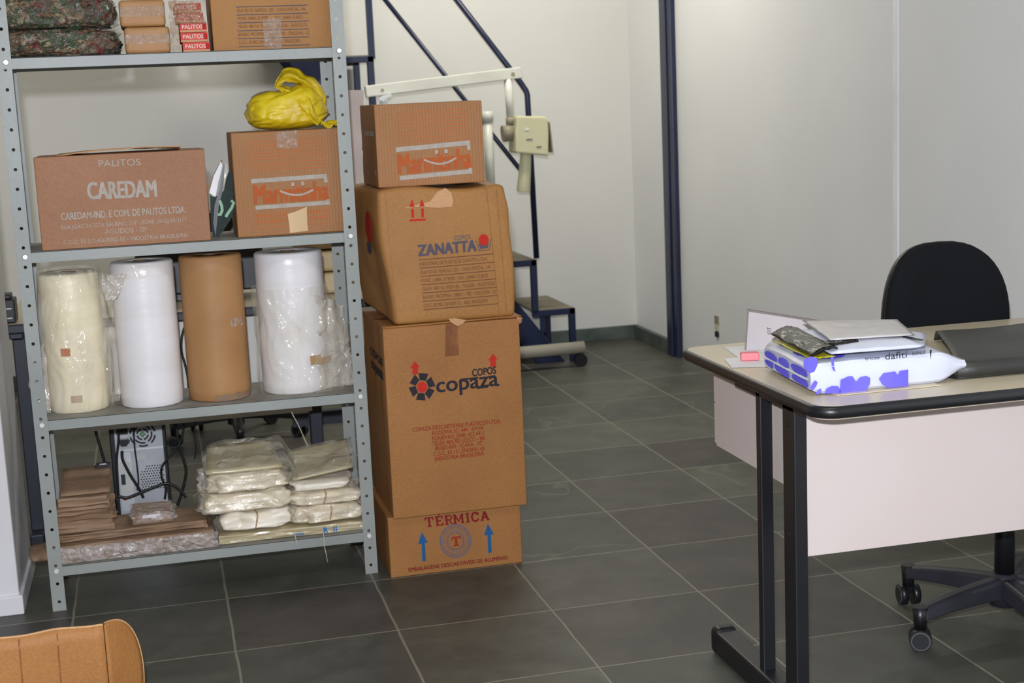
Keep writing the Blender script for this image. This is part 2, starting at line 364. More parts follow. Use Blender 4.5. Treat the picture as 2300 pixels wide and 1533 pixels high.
# ------------------------------------------------------------------ lettering
def _textmesh(s, bold=0.0, space=1.0, shear=0.0):
    c = bpy.data.curves.new('t', 'FONT'); c.body = s; c.size = 1; c.offset = bold; c.space_character = space; c.shear = shear
    c.resolution_u = 3
    o = bpy.data.objects.new('t', c); COL.objects.link(o)
    dg = bpy.context.evaluated_depsgraph_get()
    me = bpy.data.meshes.new_from_object(o.evaluated_get(dg))
    vs = [v.co.copy() for v in me.vertices]; fs = [tuple(p.vertices) for p in me.polygons]
    bpy.data.objects.remove(o); bpy.data.meshes.remove(me); bpy.data.curves.remove(c)
    return vs, fs
_CAP = max(v.y for v in _textmesh('H')[0])
def text(b, s, u0, v0, u1, v1, hpx, y, m, bold=0.0, space=1.0, shear=0.0, lift=0.0009, surf=None):
    """one line of printing whose baseline runs between two photo points on the box front at depth y; hpx is the capital height"""
    vs, fs = _textmesh(s, 0.0, space, shear)
    x0 = min(v.x for v in vs); x1 = max(v.x for v in vs)
    P = px(u0, v0, y); Q = px(u1, v1, y); H = px(u0, v0 - hpx, y).z - P.z
    sh = bold * H * 1.25
    for k, (ox, oz) in enumerate(((0, 0),) if not bold else ((-sh, -sh * 0.5), (sh, sh * 0.5), (-sh, sh * 0.5), (sh, -sh * 0.5))):
        out = []
        for v in vs:
            t = (v.x - x0) / (x1 - x0); hz = v.y / _CAP * H
            x = P.x + (Q.x - P.x) * t + ox; z = P.z + (Q.z - P.z) * t + hz + oz
            yy = (surf(x, z) if surf else y) - lift - 0.00012 * k
            out.append((x, yy, z))
        b.add(out, fs, m)
def flat(b, pix, y, m, lift=0.0008, surf=None):
    """a printed patch outlined by photo points on the box front"""
    pts = [px(u, v, y) for u, v in pix]
    b.add([(p.x, (surf(p.x, p.z) if surf else y) - lift, p.z) for p in pts], [tuple(range(len(pts)))], m)
def stroke(b, pix, wpx, y, m, lift=0.0010, surf=None):
    """a printed line of constant width through photo points"""
    P = [px(u, v, y) for u, v in pix]; wd = (px(1000, 600, y) - px(1000 + wpx, 600, y)).length / 2
    L = []; R = []
    for i, p in enumerate(P):
        d = P[min(i + 1, len(P) - 1)] - P[max(i - 1, 0)]; d = Vector((d.x, 0, d.z)).normalized(); n = Vector((-d.z, 0, d.x)) * wd
        for lst, q in ((L, p + n), (R, p - n)): lst.append((q.x, (surf(q.x, q.z) if surf else y) - lift, q.z))
    k = len(P); b.add(L + R, [(i, i + 1, k + i + 1, k + i) for i in range(k - 1)], m)
def arc(cu, cv, ru, rv, a0, a1, n=16):
    return [(cu + ru * math.cos(math.radians(a0 + (a1 - a0) * i / n)), cv - rv * math.sin(math.radians(a0 + (a1 - a0) * i / n))) for i in range(n + 1)]

# ================================================================== THE ROOM
b = B(); b.add([(-2.5, -1.5, 0), (5, -1.5, 0), (5, 8.5, 0), (-2.5, 8.5, 0)], [(0, 1, 2, 3)], 'floor'); struct(b.build('floor'))
b = B(); b.box(-1.2, 2.75, 7.72, 7.85, 0, 3.3, 'wall'); struct(b.build('wall_back'))
b = B(); b.box(2.6, 2.75, -0.6, 7.72, 0, 3.3, 'wall_grey'); struct(b.build('wall_right'))
b = B(); b.box(-1.2, -0.85, 4.56, 7.72, 0, 3.3, 'wall'); struct(b.build('wall_left'))
b = B(); b.box(-1.6, -0.449, 4.13, 4.56, 0.0, 3.3, 'pillar'); struct(b.build('wall_near_left', bevel=0.006))
b = B(); b.box(-1.6, -0.440, 4.122, 4.57, 0.0, 0.055, 'pillar'); struct(b.build('baseboard_left', bevel=0.003))
b = B(); b.box(-0.85, 2.6, 7.70, 7.72, 0, 0.074, 'slate'); struct(b.build('baseboard_back', bevel=0.003))
b = B(); b.box(2.575, 2.6, 7.12, 7.70, 0, 0.074, 'slate'); struct(b.build('baseboard_right', bevel=0.003))
b = B(); b.box(2.562, 2.60, 7.045, 7.12, 0, 3.3, 'navy'); b.box(2.572, 2.60, 6.985, 7.045, 0, 3.3, 'navy'); struct(b.build('trim_1', bevel=0.004))
b = B(); b.box(2.596, 2.60, 4.745, 4.78, 0, 3.3, 'white_strip'); struct(b.build('trim_2'))
# broken socket in the right wall
t = thing('wall_socket', 'small broken wall socket low in the right wall beside the blue post', 'wall socket', (2.6, 6.5, 0.2))
b = B(); b.box(2.594, 2.5999, 6.485, 6.53, 0.245, 0.285, 'cream_dark'); b.build('broken_cover', t)
b = B(); b.box(2.594, 2.598, 6.49, 6.53, 0.215, 0.245, 'cream_plastic'); b.box(2.593, 2.598, 6.485, 6.525, 0.182, 0.208, 'bolt_dark'); b.build('socket_hole', t)

# ================================================================== STEEL SHELVING
SHX0, SHX1, SHY0, SHY1 = -0.362, 0.558, 4.115, 4.425
SH = [0.127, 0.545, 1.010, 1.526]
rack = thing('shelving_unit', 'grey steel shelving unit with perforated posts holding rolls and cartons', 'shelf', ((SHX0 + SHX1) / 2, 4.27, 0))
def angle_post(x, y, sx, sy, lean=0.0):
    """L-section with a row of round holes in each flange; sx, sy point into the unit"""
    b = B(); W = 0.036; P = 0.0525; n = 16; top = 1.98
    for fl in range(2):
        z = 0.0; k = 0
        while z < top - 0.01:
            z1 = min(z + P, top); cz = z + P / 2
            def pt(a, zz):
                xx = x + lean * (zz / top)
                return (xx + sx * a, y, zz) if fl == 0 else (xx, y + sy * a, zz)
            ring = []; outer = []
            for i in range(n):
                t = 2 * PI * i / n
                ring.append(pt(W * 0.52 + 0.0046 * math.cos(t), cz + 0.0046 * math.sin(t)))
                c, s_ = math.cos(t), math.sin(t); q = max(abs(c), abs(s_))
                outer.append(pt(W * 0.5 + W * 0.5 * c / q, (z + z1) / 2 + (z1 - z) / 2 * s_ / q))
            b.add(ring + outer, [(i, (i + 1) % n, n + (i + 1) % n, n + i) for i in range(n)], 'steel')
            z = z1
    return b.build('post', rack, solid=0.002)
angle_post(SHX0, SHY0, 1, 1, -0.004); angle_post(SHX1, SHY0, -1, 1, -0.002)
angle_post(SHX0 - 0.010, SHY1, 1, -1, -0.010); angle_post(SHX1 - 0.002, SHY1, -1, -1)
for z in SH:
    b = B()
    x0, x1, y0, y1 = SHX0 + 0.003, SHX1 - 0.003, SHY0 + 0.004, SHY1 - 0.003
    b.box(x0, x1, y0, y1, z - 0.0015, z, 'shelf_top')
    b.box(x0, x1, y0, y0 + 0.0015, z - 0.028, z + 0.0003, 'steel'); b.box(x0, x1, y1 - 0.0015, y1, z - 0.028, z, 'steel')
    b.box(x0, x0 + 0.0015, y0, y1, z - 0.028, z, 'steel'); b.box(x1 - 0.0015, x1, y0, y1, z - 0.028, z, 'steel')
    b.box(x0, x1, y0 + 0.0015, y0 + 0.012, z - 0.029, z - 0.0275, 'steel')
    b.build('shelf_board', rack)
    for x in (SHX0 + 0.019, SHX1 - 0.019):
        b = B(); b.cyl((x, SHY0 - 0.006, z - 0.011), (x, SHY0, z - 0.011), 0.006, 0.0085, 'bolt', 16); b.build('bolt', rack)

# ================================================================== CARTONS
def carton(name, label, x0, x1, y0, y1, z0, z1, m, group=None, deform=None, r=0.004, dents=0.0025, n=14, yaw=0.0):
    t = thing(name, label, 'cardboard box', ((x0 + x1) / 2, (y0 + y1) / 2, z0), group)
    bm = bmesh.new(); bmesh.ops.create_cube(bm, size=1)
    bmesh.ops.bevel(bm, geom=[e for e in bm.edges], offset=r / max(x1 - x0, z1 - z0), segments=2, affect='EDGES', profile=0.6)
    bmesh.ops.subdivide_edges(bm, edges=[e for e in bm.edges if e.calc_length() > 0.5], cuts=n, use_grid_fill=True)
    vs = []
    for v in bm.verts:
        x = x0 + (v.co.x + .5) * (x1 - x0); y = y0 + (v.co.y + .5) * (y1 - y0); z = z0 + (v.co.z + .5) * (z1 - z0)
        if deform: x, y, z = deform(x, y, z)
        k = dents * nz(x + z0 * 3, y, z, 9)
        if v.co.y > -0.48: x += k; z += k * 0.6 if v.co.z > 0.4 else 0
        vs.append((x, y, z))
    bm.verts.index_update()
    fs = [tuple(v.index for v in f.verts) for f in bm.faces]; bm.free()
    b = B(); b.add(vs, fs, m, True)
    o = b.build('carton_body', t)
    o.modifiers.new('wn', 'WEIGHTED_NORMAL')
    return t
def printing(t, b, name='printed_lettering'):
    if b.v: return b.build(name, t)

# --- carton lowest in the floor stack
y = 4.05
t = carton('cardboard_box', 'lowest brown carton of the floor stack, printed with two blue arrows', 0.587, 0.984, y, 4.40, 0.0, 0.181, 'card2')
b = B()
SLAB = {'T': [[(.5, .03), (.5, .97)], [(.04, .94), (.96, .94)], [(.08, .97), (.08, .70)], [(.92, .97), (.92, .70)], [(.28, .05), (.72, .05)]],
        'E': [[(.27, .03), (.27, .97)], [(.06, .94), (.92, .94)], [(.06, .05), (.94, .05)], [(.27, .5), (.72, .5)], [(.88, .97), (.88, .72)], [(.90, .02), (.90, .28)], [(.45, 1.10), (.72, 1.26)]],
        'R': [[(.24, .03), (.24, .97)], [(.06, .05), (.44, .05)], [(.06, .94), (.60, .94), (.80, .86), (.84, .72), (.78, .58), (.60, .5), (.24, .5)], [(.52, .5), (.80, .06), (1.0, .05)]],
        'M': [[(.16, .03), (.16, .97)], [(.84, .03), (.84, .97)], [(.16, .97), (.5, .2), (.84, .97)], [(.02, .05), (.30, .05)], [(.70, .05), (.98, .05)], [(.02, .94), (.2, .94)], [(.8, .94), (.98, .94)]],
        'I': [[(.5, .03), (.5, .97)], [(.06, .05), (.94, .05)], [(.06, .94), (.94, .94)]],
        'C': [[(.88, .66), (.78, .86), (.55, .96), (.30, .88), (.14, .66), (.12, .42), (.22, .16), (.46, .03), (.72, .08), (.92, .28)], [(.89, .97), (.89, .66)]],
        'A': [[(.5, .97), (.16, .05)], [(.5, .97), (.84, .05)], [(.28, .34), (.72, .34)], [(.02, .05), (.34, .05)], [(.64, .05), (.98, .05)]]}
for ch, ua, ub in (('T', 954, 974), ('E', 976.5, 996), ('R', 998, 1017.5), ('M', 1017.5, 1042), ('I', 1045, 1055.5), ('C', 1057.5, 1076), ('A', 1078, 1099)):
    for q, line in enumerate(SLAB[ch]):
        stroke(b, [(ua + (ub - ua) * gx + 2.5 * (0.5 - gy), 1182.5 - (ua + (ub - ua) * gx - 958) * 0.112 - 21 * gy) for gx, gy in line], 4.6 if q == 0 or (ch in 'MA' and q < 3) else 3.0, y, 'ink_maroon', lift=0.0010 + 0.00012 * q)
printing(t, b, 'brand_lettering')
for cu, ct, cb in ((950, 1194, 1260), (1098, 1175, 1241)):
    k = (cb - ct) * 0.055
    b = B(); flat(b, [(cu - 2 - 0.5, ct), (cu + 11, ct + 24), (cu + 4.3, ct + 25), (cu + 6.6, cb - 1), (cu - 1.5, cb), (cu - 3.2, ct + 26), (cu - 11, ct + 27)], y, 'ink_blue'); printing(t, b, 'printed_arrow')
b = B()
cu, cv = 1023, 1214
for ru, rv, wd in ((34, 36, 3.2), (29.5, 31.5, 1.2), (17.5, 18.5, 1.4)):
    stroke(b, arc(cu, cv, ru, rv, 0, 360, 40), wd, y, 'ink_bluegrey')
for i in range(30):
    a = 2 * PI * i / 30
    stroke(b, [(cu + 17.5 * math.cos(a), cv + 18.5 * math.sin(a)), (cu + 29.5 * math.cos(a), cv + 31.5 * math.sin(a))], 1.3, y, 'ink_bluegrey')
flat(b, [(1014, 1205.5), (1034, 1202.5), (1035, 1210), (1032, 1210.5), (1031, 1206.5), (1027, 1207), (1028, 1221.5), (1031, 1221.5), (1031, 1224.5), (1019, 1226), (1019, 1223), (1022, 1222.5), (1021, 1208), (1017, 1208.5), (1017, 1212.5), (1014, 1213)], y, 'ink_darkred')
printing(t, b, 'round_emblem'); b = B()
text(b, 'EMBALAGENS DESCARTÁVEIS DE ALUMÍNIO', 918, 1283, 1140, 1255, 8.5, y, 'ink_maroon', bold=0.025)
printing(t, b)
# --- tall carton above it
y = 4.03
t = carton('cardboard_box', 'tall brown carton with a red and black cog emblem, second lowest of its stack', 0.602, 1.000, y, 4.43, 0.181, 0.738, 'card2', dents=0.004)
b = B()
text(b, 'COPOS', 1061, 845, 1114, 838, 16, y, 'ink_black', bold=0.03)
text(b, 'copaza', 981, 881, 1119, 864.5, 34, y, 'ink_black', bold=0.022)
stroke(b, [(1034, 851.5), (1074, 847.5)], 3.6, y, 'ink_black', lift=0.0016)
stroke(b, [(1072, 871), (1096, 868)], 3.6, y, 'ink_black', lift=0.0016); stroke(b, [(1096, 845.5), (1112, 843.5)], 3.6, y, 'ink_black', lift=0.0016); stroke(b, [(1112, 865), (1122, 864)], 3.6, y, 'ink_black', lift=0.0016)
printing(t, b, 'brand_lettering'); b = B()
cu, cv = 948, 868
for i in range(6):
    a = math.radians(90 + 60 * i - 6); c, s_ = math.cos(a), math.sin(a); p = (-s_, c)
    q = [(13.0, -7.5), (28, -11), (27, 10.5), (13.0, 7)]
    flat(b, [(cu + r_ * c + w_ * p[0], cv - (r_ * s_ + w_ * p[1]) * 1.1) for r_, w_ in q], y, 'ink_black')
flat(b, arc(cu, cv + 1, 11.5, 12.5, 0, 345, 12), y, 'ink_red')
printing(t, b, 'cog_emblem')
for cu, ct in ((932, 811), (1107, 794)):
    b = B(); flat(b, [(cu, ct), (cu + 11, ct + 12), (cu + 6.5, ct + 13), (cu + 7, ct + 28), (cu - 5.5, ct + 29.5), (cu - 6, ct + 14.5), (cu - 11, ct + 15)], y, 'ink_red'); printing(t, b, 'printed_arrow')
b = B()
for s_, u0, v0, u1, v1 in (('COPAZA DESCARTÁVEIS PLÁSTICOS LTDA.', 927, 969, 1126, 949), ('RODOVIA SC. 444 - KM 04', 971, 977, 1086, 964), ('FONE/FAX: (048) 432.4411', 971, 989, 1087, 975.5),
                           ('TELEX 484.782 OZCO - BR', 971, 1000.5, 1089, 987), ('88.820-000 - IÇARA - SC', 977, 1011, 1084, 998.5), ('C.G.C. 85.151.504/0001-65', 973, 1023.5, 1089, 1010), ('INDÚSTRIA BRASILEIRA', 977, 1034.5, 1087, 1021.5)):
    text(b, s_, u0, v0, u1, v1, 9, y, 'ink_darkred', bold=0.015)
printing(t, b)
b = B()   # the same emblem on the left side, half hidden by the shelf post
for s_, z, h, m_ in (('COPOS', 0.625, 0.022, 'ink_black'), ('copaza', 0.585, 0.030, 'ink_black')):
    vs, fs = _textmesh(s_, 0.03); xx = max(v.x for v in vs)
    b.add([(0.6005, 4.30 - v.x / xx * 0.24, z + v.y / _CAP * h) for v in vs], fs, m_)
printing(t, b, 'side_lettering')
b = B(); pts = [(1001, 728), (1027, 724), (1031, 797), (1000, 800)]
flat(b, pts, y, 'tape_brown'); b.build('packing_tape', t)
b = B(); flat(b, [(1007, 716), (1020, 714), (1047, 718), (1040, 726), (1028, 732), (1014, 724)], y - 0.004, 'card_edge'); b.build('tape_end', t)
b = B()   # top flaps bowing up, with a frayed right corner
def flapfn(u, v): return (0.602 + u * 0.405, 4.026 + v * 0.2, 0.7385 + 0.005 * (1 - v) * (0.4 + 0.6 * u) + 0.0015 * nz(u * 7, v * 4, 1))
b.grid(flapfn, 16, 6, 'card2'); b.build('top_flap', t, solid=0.003)
b = B(); b.grid(lambda u, v: (0.994 + 0.016 * u, 4.026 + 0.012 * v + 0.004 * u, 0.742 - 0.028 * v * (1 - 0.4 * u) - 0.004 * u), 3, 4, 'card_edge'); b.build('torn_corner', t, solid=0.002)
# --- bulging carton
y = 4.03
def bulge(x, y_, z):
    h = (z - 0.745) / 0.38; hc = max(0, min(1, h)); back = max(0, min(1, (y_ - 4.03) / 0.40))
    left = 0.642 - 0.030 * smoothstep(0.0, 0.9, h) - 0.036 * back - 0.008 * math.sin(PI * hc)
    right = 0.986 + 0.009 * math.sin(PI * min(1, hc * 1.4 + 0.1)) - 0.012 * smoothstep(0.80, 1.0, h)
    u = (x - 0.60) / 0.385; uc = max(0, min(1, u))
    ny = y_
    if y_ < 4.1: ny = y_ - 0.010 * math.sin(PI * uc) * math.sin(PI * hc)
    z2 = z + 0.008 * math.sin(2.2 * PI * uc) * smoothstep(0.9, 1.0, h) - 0.010 * smoothstep(0.93, 1, u) * smoothstep(0.8, 1.0, h)
    z2 += 0.02 * back * (1 - uc) ** 2 * (1 - smoothstep(0, 0.6, h))
    return left + (right - left) * u, ny, z2
def zsurf(x, z):
    h = (z - 0.745) / 0.38; u = (x - 0.63) / 0.355
    return y - 0.010 * math.sin(PI * max(0, min(1, u))) * math.sin(PI * max(0, min(1, h))) - 0.0008
t = carton('cardboard_box', 'bulging tan carton printed with a red ball in a cup, under the topmost one', 0.60, 0.985, y, 4.43, 0.745, 1.125, 'card', deform=bulge, r=0.012, dents=0.006, n=22)
b = B()
text(b, 'ZANATTA', 939, 574, 1068, 562, 24, y, 'ink_navy', bold=0.05, surf=zsurf)
text(b, 'COPOS', 1018, 538.5, 1056, 536, 10, y, 'ink_navy', surf=zsurf)
flat(b, [(1073, 546), (1097, 544), (1094, 556), (1077, 558)], y, 'ink_navy', surf=zsurf, lift=0.0010)
flat(b, arc(1085, 538, 11.5, 13, 0, 345, 20), y, 'ink_red', surf=zsurf, lift=0.0014)
stroke(b, [(1065, 542), (1069, 540), (1075, 562), (1098, 560), (1101, 537), (1105, 536)], 1.7, y, 'ink_navy', surf=zsurf)
printing(t, b, 'brand_lettering'); b = B()
rows = ['INDUSTRIAL DE PLÁSTICOS ZANATTA LTDA.', 'RUA SILVIO BÚRIGO, 333 - CAIXA POSTAL, 144', 'FONE: (0484) 33.9099 - FAX: (0484) 33.8422', 'TELEX: 484 161 INZA BR - TELEGR. - PLÁSTICOS', 'BAIRRO PRÓSPERA - 88813 - 700 - CRICIÚMA - SC', 'C.G.C. 82.985.236/0001-23 - IND. BRASILEIRA']
for i in range(7):
    u0 = 940 + i * 1.8; v0 = 582.5 + i * 18.7
    stroke(b, [(u0 + (1109 + i * 1.5 - u0) * k / 8, v0 - 13.5 * k / 8) for k in range(9)], 1.8, y, 'ink_plum', surf=zsurf)
    if i < 6:
        u1 = (1094, 1101, 1095, 1111, 1115, 1096)[i]
        text(b, rows[i], u0 + 2, v0 + 13.5, u1, v0 + 13.5 - 13.5 * (u1 - u0) / 169, 8, y, 'ink_plum', surf=zsurf, lift=0.0012)
printing(t, b, 'address_lettering'); b = B()
for cu in (925, 947):
    cv = 447 - (cu - 925) * 0.05
    flat(b, [(cu, cv), (cu + 6, cv + 17), (cu - 6, cv + 17.5)], y, 'ink_red', surf=zsurf, lift=0.0014)
    flat(b, [(cu - 3 + 1, cv + 22), (cu + 3 + 1, cv + 21.5), (cu + 4.5, cv + 41), (cu - 1.5, cv + 41.5)], y, 'ink_red', surf=zsurf, lift=0.0014)
flat(b, [(919, 492), (955, 490), (955, 494.5), (919, 496.5)], y, 'ink_red', surf=zsurf, lift=0.0014)
printing(t, b, 'this_way_up_arrows')
b = B()
for pts_ in (((866, 432), (877, 600), (893, 722)), ((1092, 412), (1108, 560), (1122, 706)), ((1116, 425), (1128, 560), (1139, 700))):
    b = B(); stroke(b, [(pts_[0][0] + (pts_[2][0] - pts_[0][0]) * k / 12, pts_[0][1] + (pts_[2][1] - pts_[0][1]) * k / 12) for k in range(13)], 1.8, y, 'card', surf=zsurf, lift=0.0012); b.build('crease', t, solid=0.002)
b = B()   # torn patch of tape at the top
flat(b, [(905, 467), (965, 452), (982, 430), (1000, 422), (1013, 432), (1017, 450), (1014, 464), (985, 466), (940, 464)], y, 'card_edge', surf=zsurf, lift=0.0012)
b.build('tape_scar', t)
b = B()   # the same cup emblem on the left side
b.add([(0.5935 - 0.0 * k, 4.13 + 0.06 * math.cos(a), 1.02 + 0.045 * math.sin(a)) for k, a in ((0, 2 * PI * i / 16) for i in range(16))], [tuple(range(16))], 'ink_red')
b.add([(0.593, 4.09, 0.975), (0.593, 4.18, 0.975), (0.593, 4.17, 0.945), (0.593, 4.10, 0.945)], [(0, 1, 2, 3)], 'ink_navy')
printing(t, b, 'side_emblem')
# --- the two ribbed cartons with a smiling face
def smiley(t, y, M0, ux, uy, full):
    """M0 maps emblem units (0..1 across, 0..1 up) to photo points"""
    b = B(); F = lambda a, c: M0(a, c)
    flat(b, [F(0, 1.0), F(0, 0.86), F(1, 0.86), F(1, 1.0)], y, 'ink_grey')
    flat(b, [F(0.955, 0.86), F(1, 0.86), F(1, 0.72), F(0.955, 0.72)], y, 'ink_grey')
    flat(b, [F(0.02, 0.13), F(0.02, 0.0), F(1, 0.0), F(1, 0.13)], y, 'ink_grey')
    flat(b, [F(0.955, 0.13), F(1, 0.13), F(1, 0.20), F(0.955, 0.20)], y, 'ink_grey')
    stroke(b, [F(0.36 + 0.44 * k / 14, 0.58 - 0.20 * math.sin(PI * (k / 14) * 0.86 + 0.12)) for k in range(15)], 4.2 * full, y, 'ink_grey', lift=0.0016)
    for c in (0.54, 0.67): flat(b, [F(c - 0.022, 0.76), F(c + 0.022, 0.76), F(c + 0.022, 0.68 + 0.12), F(c - 0.022, 0.80)][::1] if False else [F(c - 0.02, 0.68), F(c + 0.02, 0.68), F(c + 0.02, 0.80), F(c - 0.02, 0.80)], y, 'ink_grey', lift=0.0016)
    printing(t, b, 'smile_emblem'); b = B()
    p = F(0.02, 0.19); q = F(0.99, 0.19)
    text(b, 'Marmitinha', p[0], p[1], q[0], q[1], (F(0, 0.19)[1] - F(0, 0.78)[1]), y, 'ink_orange', bold=0.04, lift=0.0012)
    printing(t, b, 'brand_lettering')
    return B()
y = 4.15
t = carton('cardboard_box', 'ribbed carton with an orange smiling emblem on the shelf, under the yellow bag', 0.227, 0.541, y, 4.380, 1.0105, 1.302, 'card_rib', n=12)
b = smiley(t, y, lambda a, c: (564 + 170 * a + (1 - c) * 7, 471 - 12 * a - (c) * 69), 1, 1, 1.0)
for i in range(10):
    v0 = 320 + i * 8.0 if i < 9 else 386
    if i >= 9: continue
    stroke(b, [(556 + i * 0.6, v0), (590 + i * 0.6, v0 - 2 - (i % 3)), (660, v0 - 6), (728 + i * 0.5, v0 - 9)], 1.6, y, 'ink_orange_soft')
printing(t, b, 'printed_lines'); b = B()
for s_, u0, v0, u1, v1 in (('EMBALAGEM', 574, 491, 646, 485), ('100 UNIDADE', 577, 504, 645, 498), ('MPO', 693, 481.5, 738, 477.5), ('TAMPO', 694, 495, 738, 491)):
    b = B(); text(b, s_, u0, v0, u1, v1, 9.5, y, 'ink_orange_soft', bold=0.03); printing(t, b)
b = B(); stroke(b, [(580, 511.5), (740, 500)], 1.6, y, 'ink_orange_soft')
printing(t, b, 'printed_lines')
b = B(); flat(b, [(646, 480), (661, 476), (689, 464), (690, 500), (692, 518), (651, 523), (650, 505)], y - 0.0012, 'tape_tan'); b.build('paper_tape', t)
b = B(); flat(b, [(621, 296), (666, 293), (668, 332), (640, 334), (622, 331)], y - 0.0012, 'tape_clear'); b.build('clear_tape', t)
y = 4.08
t = carton('cardboard_box', 'ribbed carton with an orange smiling emblem, topmost of the floor stack', 0.622, 0.931, y, 4.36, 1.131, 1.362, 'card_rib', n=12)
b = smiley(t, y, lambda a, c: (889 + 166 * a + (1 - c) * 6, 405 - 16 * a - c * 74), 1, 1, 1.0)
for i in range(9):
    v0 = 254 + i * 8.3
    stroke(b, [(890 + i * 0.5, v0), (950, v0 - 4), (1050 + i * 0.4, v0 - 10)], 1.6, y, 'ink_orange_soft')
printing(t, b)
b = B()
for zz in (1.275, 1.165): b.add([(0.6212, 4.30, zz), (0.6212, 4.10, zz), (0.6212, 4.10, zz + 0.014), (0.6212, 4.30, zz + 0.014)], [(0, 1, 2, 3)], 'ink_grey')
printing(t, b, 'side_printing')
# --- toothpick carton
y = 4.14
t = carton('cardboard_box', 'wide pinkish-brown carton printed in pale grey capitals at the left of the second shelf', -0.300, 0.152, y, 4.380, 1.0105, 1.262, 'card_pink', dents=0.004)
b = B()
for s_, u0, v0, u1, v1, h, bo in (('PALITOS', 222, 374.5, 316, 371, 15, 0.0), ('CAREDAM', 199, 447, 352, 441, 37, 0.035), ('CAREDAM-IND. E COM. DE PALITOS LTDA.', 138, 494, 417, 477, 15, 0.02),
        ('RUA JOÃO BATISTA GALBINO, S/Nº - FONE: (0142) 62-2117', 138, 515, 419, 497, 9, 0.0), ('AGUDOS - SP', 236, 525.5, 329, 520, 11, 0.0), ('C.G.C. 51.512.456/0002-00 - INDÚSTRIA BRASILEIRA', 143, 549, 421, 532, 9, 0.0)):
    text(b, s_, u0, v0, u1, v1, h, y, 'ink_grey', bold=bo)
printing(t, b)
b = B(); b.grid(lambda u, v: (-0.24 + 0.33 * u, 4.16 + 0.2 * v, 1.264 + 0.006 * math.sin(PI * u) + 0.008 * u * (1 - v) + 0.003 * nz(u * 5, v * 3, 2)), 14, 6, 'card_edge'); b.build('loose_top_flap', t, solid=0.003)
# --- carton on the top shelf
y = 4.15
t = carton('cardboard_box', 'brown carton with ruled lines of print at the right end of the top shelf', 0.199, 0.526, y, 4.380, 1.5265, 1.89, 'card')
b = B()
rows2 = ['RUA SILVIO BÚRIGO, 333 - CAIXA POSTAL, 144', 'FONE: (0484) 33.9099   -   FAX: (0484) 33.8422', 'TELEX: 484 161 INZA BR - TELEGR. - PLÁSTICOS', 'BAIRRO PRÓSPERA - 88813 - 700 - CRICIÚMA - SC', 'C.G.C. 82.985.236/0001-23 - IND. BRASILEIRA']
for i in range(6):
    v0 = 14.5 + i * 17.8 - (18 if i == 0 else 0) * 0; u0 = 530 + i * 1.0
    stroke(b, [(u0, v0 + 1.5), (u0 + 161, v0 - 3)], 1.8, y, 'ink_navy')
    if i: text(b, rows2[i - 1] if i < 6 else '', u0 + 2, v0 - 4.5, u0 + (155, 148, 158, 162, 140)[i - 1], v0 - 8.5, 7.5, y, 'ink_plum')
printing(t, b)
b = B(); flat(b, [(590, 43), (632, 39), (634, 98), (628, 112), (612, 108), (594, 103)], y - 0.0012, 'tape_clear'); b.build('clear_tape', t)

# ================================================================== TOP SHELF GOODS
def lumpy(b, cx, cy, cz, sx, sy, sz, m, amp=0.006, f=14, n=36, p=4.0, fold=0.0, ff=60.0, seed=0.0, flat_bottom=True):
    """pillow-like closed form (superellipsoid) with noise and optional horizontal fold ridges"""
    vs = []; nu, nv = n, n // 2
    for j in range(nv + 1):
        ph = -PI / 2 + PI * j / nv
        for i in range(nu):
            th = 2 * PI * i / nu
            sg = lambda w_, e: math.copysign(abs(w_) ** e, w_)
            e1 = 2 / p; e2 = 2 / p
            x = sg(math.cos(ph), e1) * sg(math.cos(th), e2); y_ = sg(math.cos(ph), e1) * sg(math.sin(th), e2); z = sg(math.sin(ph), e1)
            d = 1 + amp / max(sx, sy) * 3 * nz(x * sx * f * 3 + seed, y_ * sy * f * 3, z * sz * f * 3)
            if fold: d += fold / sx * math.sin(z * sz * ff + 2.5 * nz(x * 2 + seed, y_ * 2, z * 3))
            zz = z * (1 + (0.25 * nz(x * 2 + seed, y_ * 2, 3) if z > 0 or not flat_bottom else 0))
            vs.append((cx + x * d * sx, cy + y_ * d * sy, cz + zz * sz))
    fs = [(j * nu + i, j * nu + (i + 1) % nu, (j + 1) * nu + (i + 1) % nu, (j + 1) * nu + i) for j in range(nv) for i in range(nu)]
    b.add(vs, fs, m, True); return b
T = SH[3]
for k, (cx, cz, sz, lb) in enumerate(((-0.205, T + 0.037, 0.036, 'clear bag of wrapped sweets lying flat on the top shelf, lower of the two'), (-0.21, T + 0.117, 0.042, 'clear bag of wrapped sweets in red and green, upper of the two'))):
    t = thing('sweet_bag', lb, 'bag of sweets', (cx, 4.26, cz - sz), 'bags of sweets on the top shelf')
    b = B(); lumpy(b, cx, 4.27, cz, 0.147, 0.128, sz, 'candy', 0.010, 22, 64, 5, seed=k * 5); o = b.build('sweets', t); o['kind'] = 'stuff'
    b = B(); lumpy(b, cx, 4.27, cz, 0.152, 0.133, sz * 0.995, 'film_dark', 0.011, 24, 64, 5, seed=k * 5 + 1); b.build('clear_film', t)
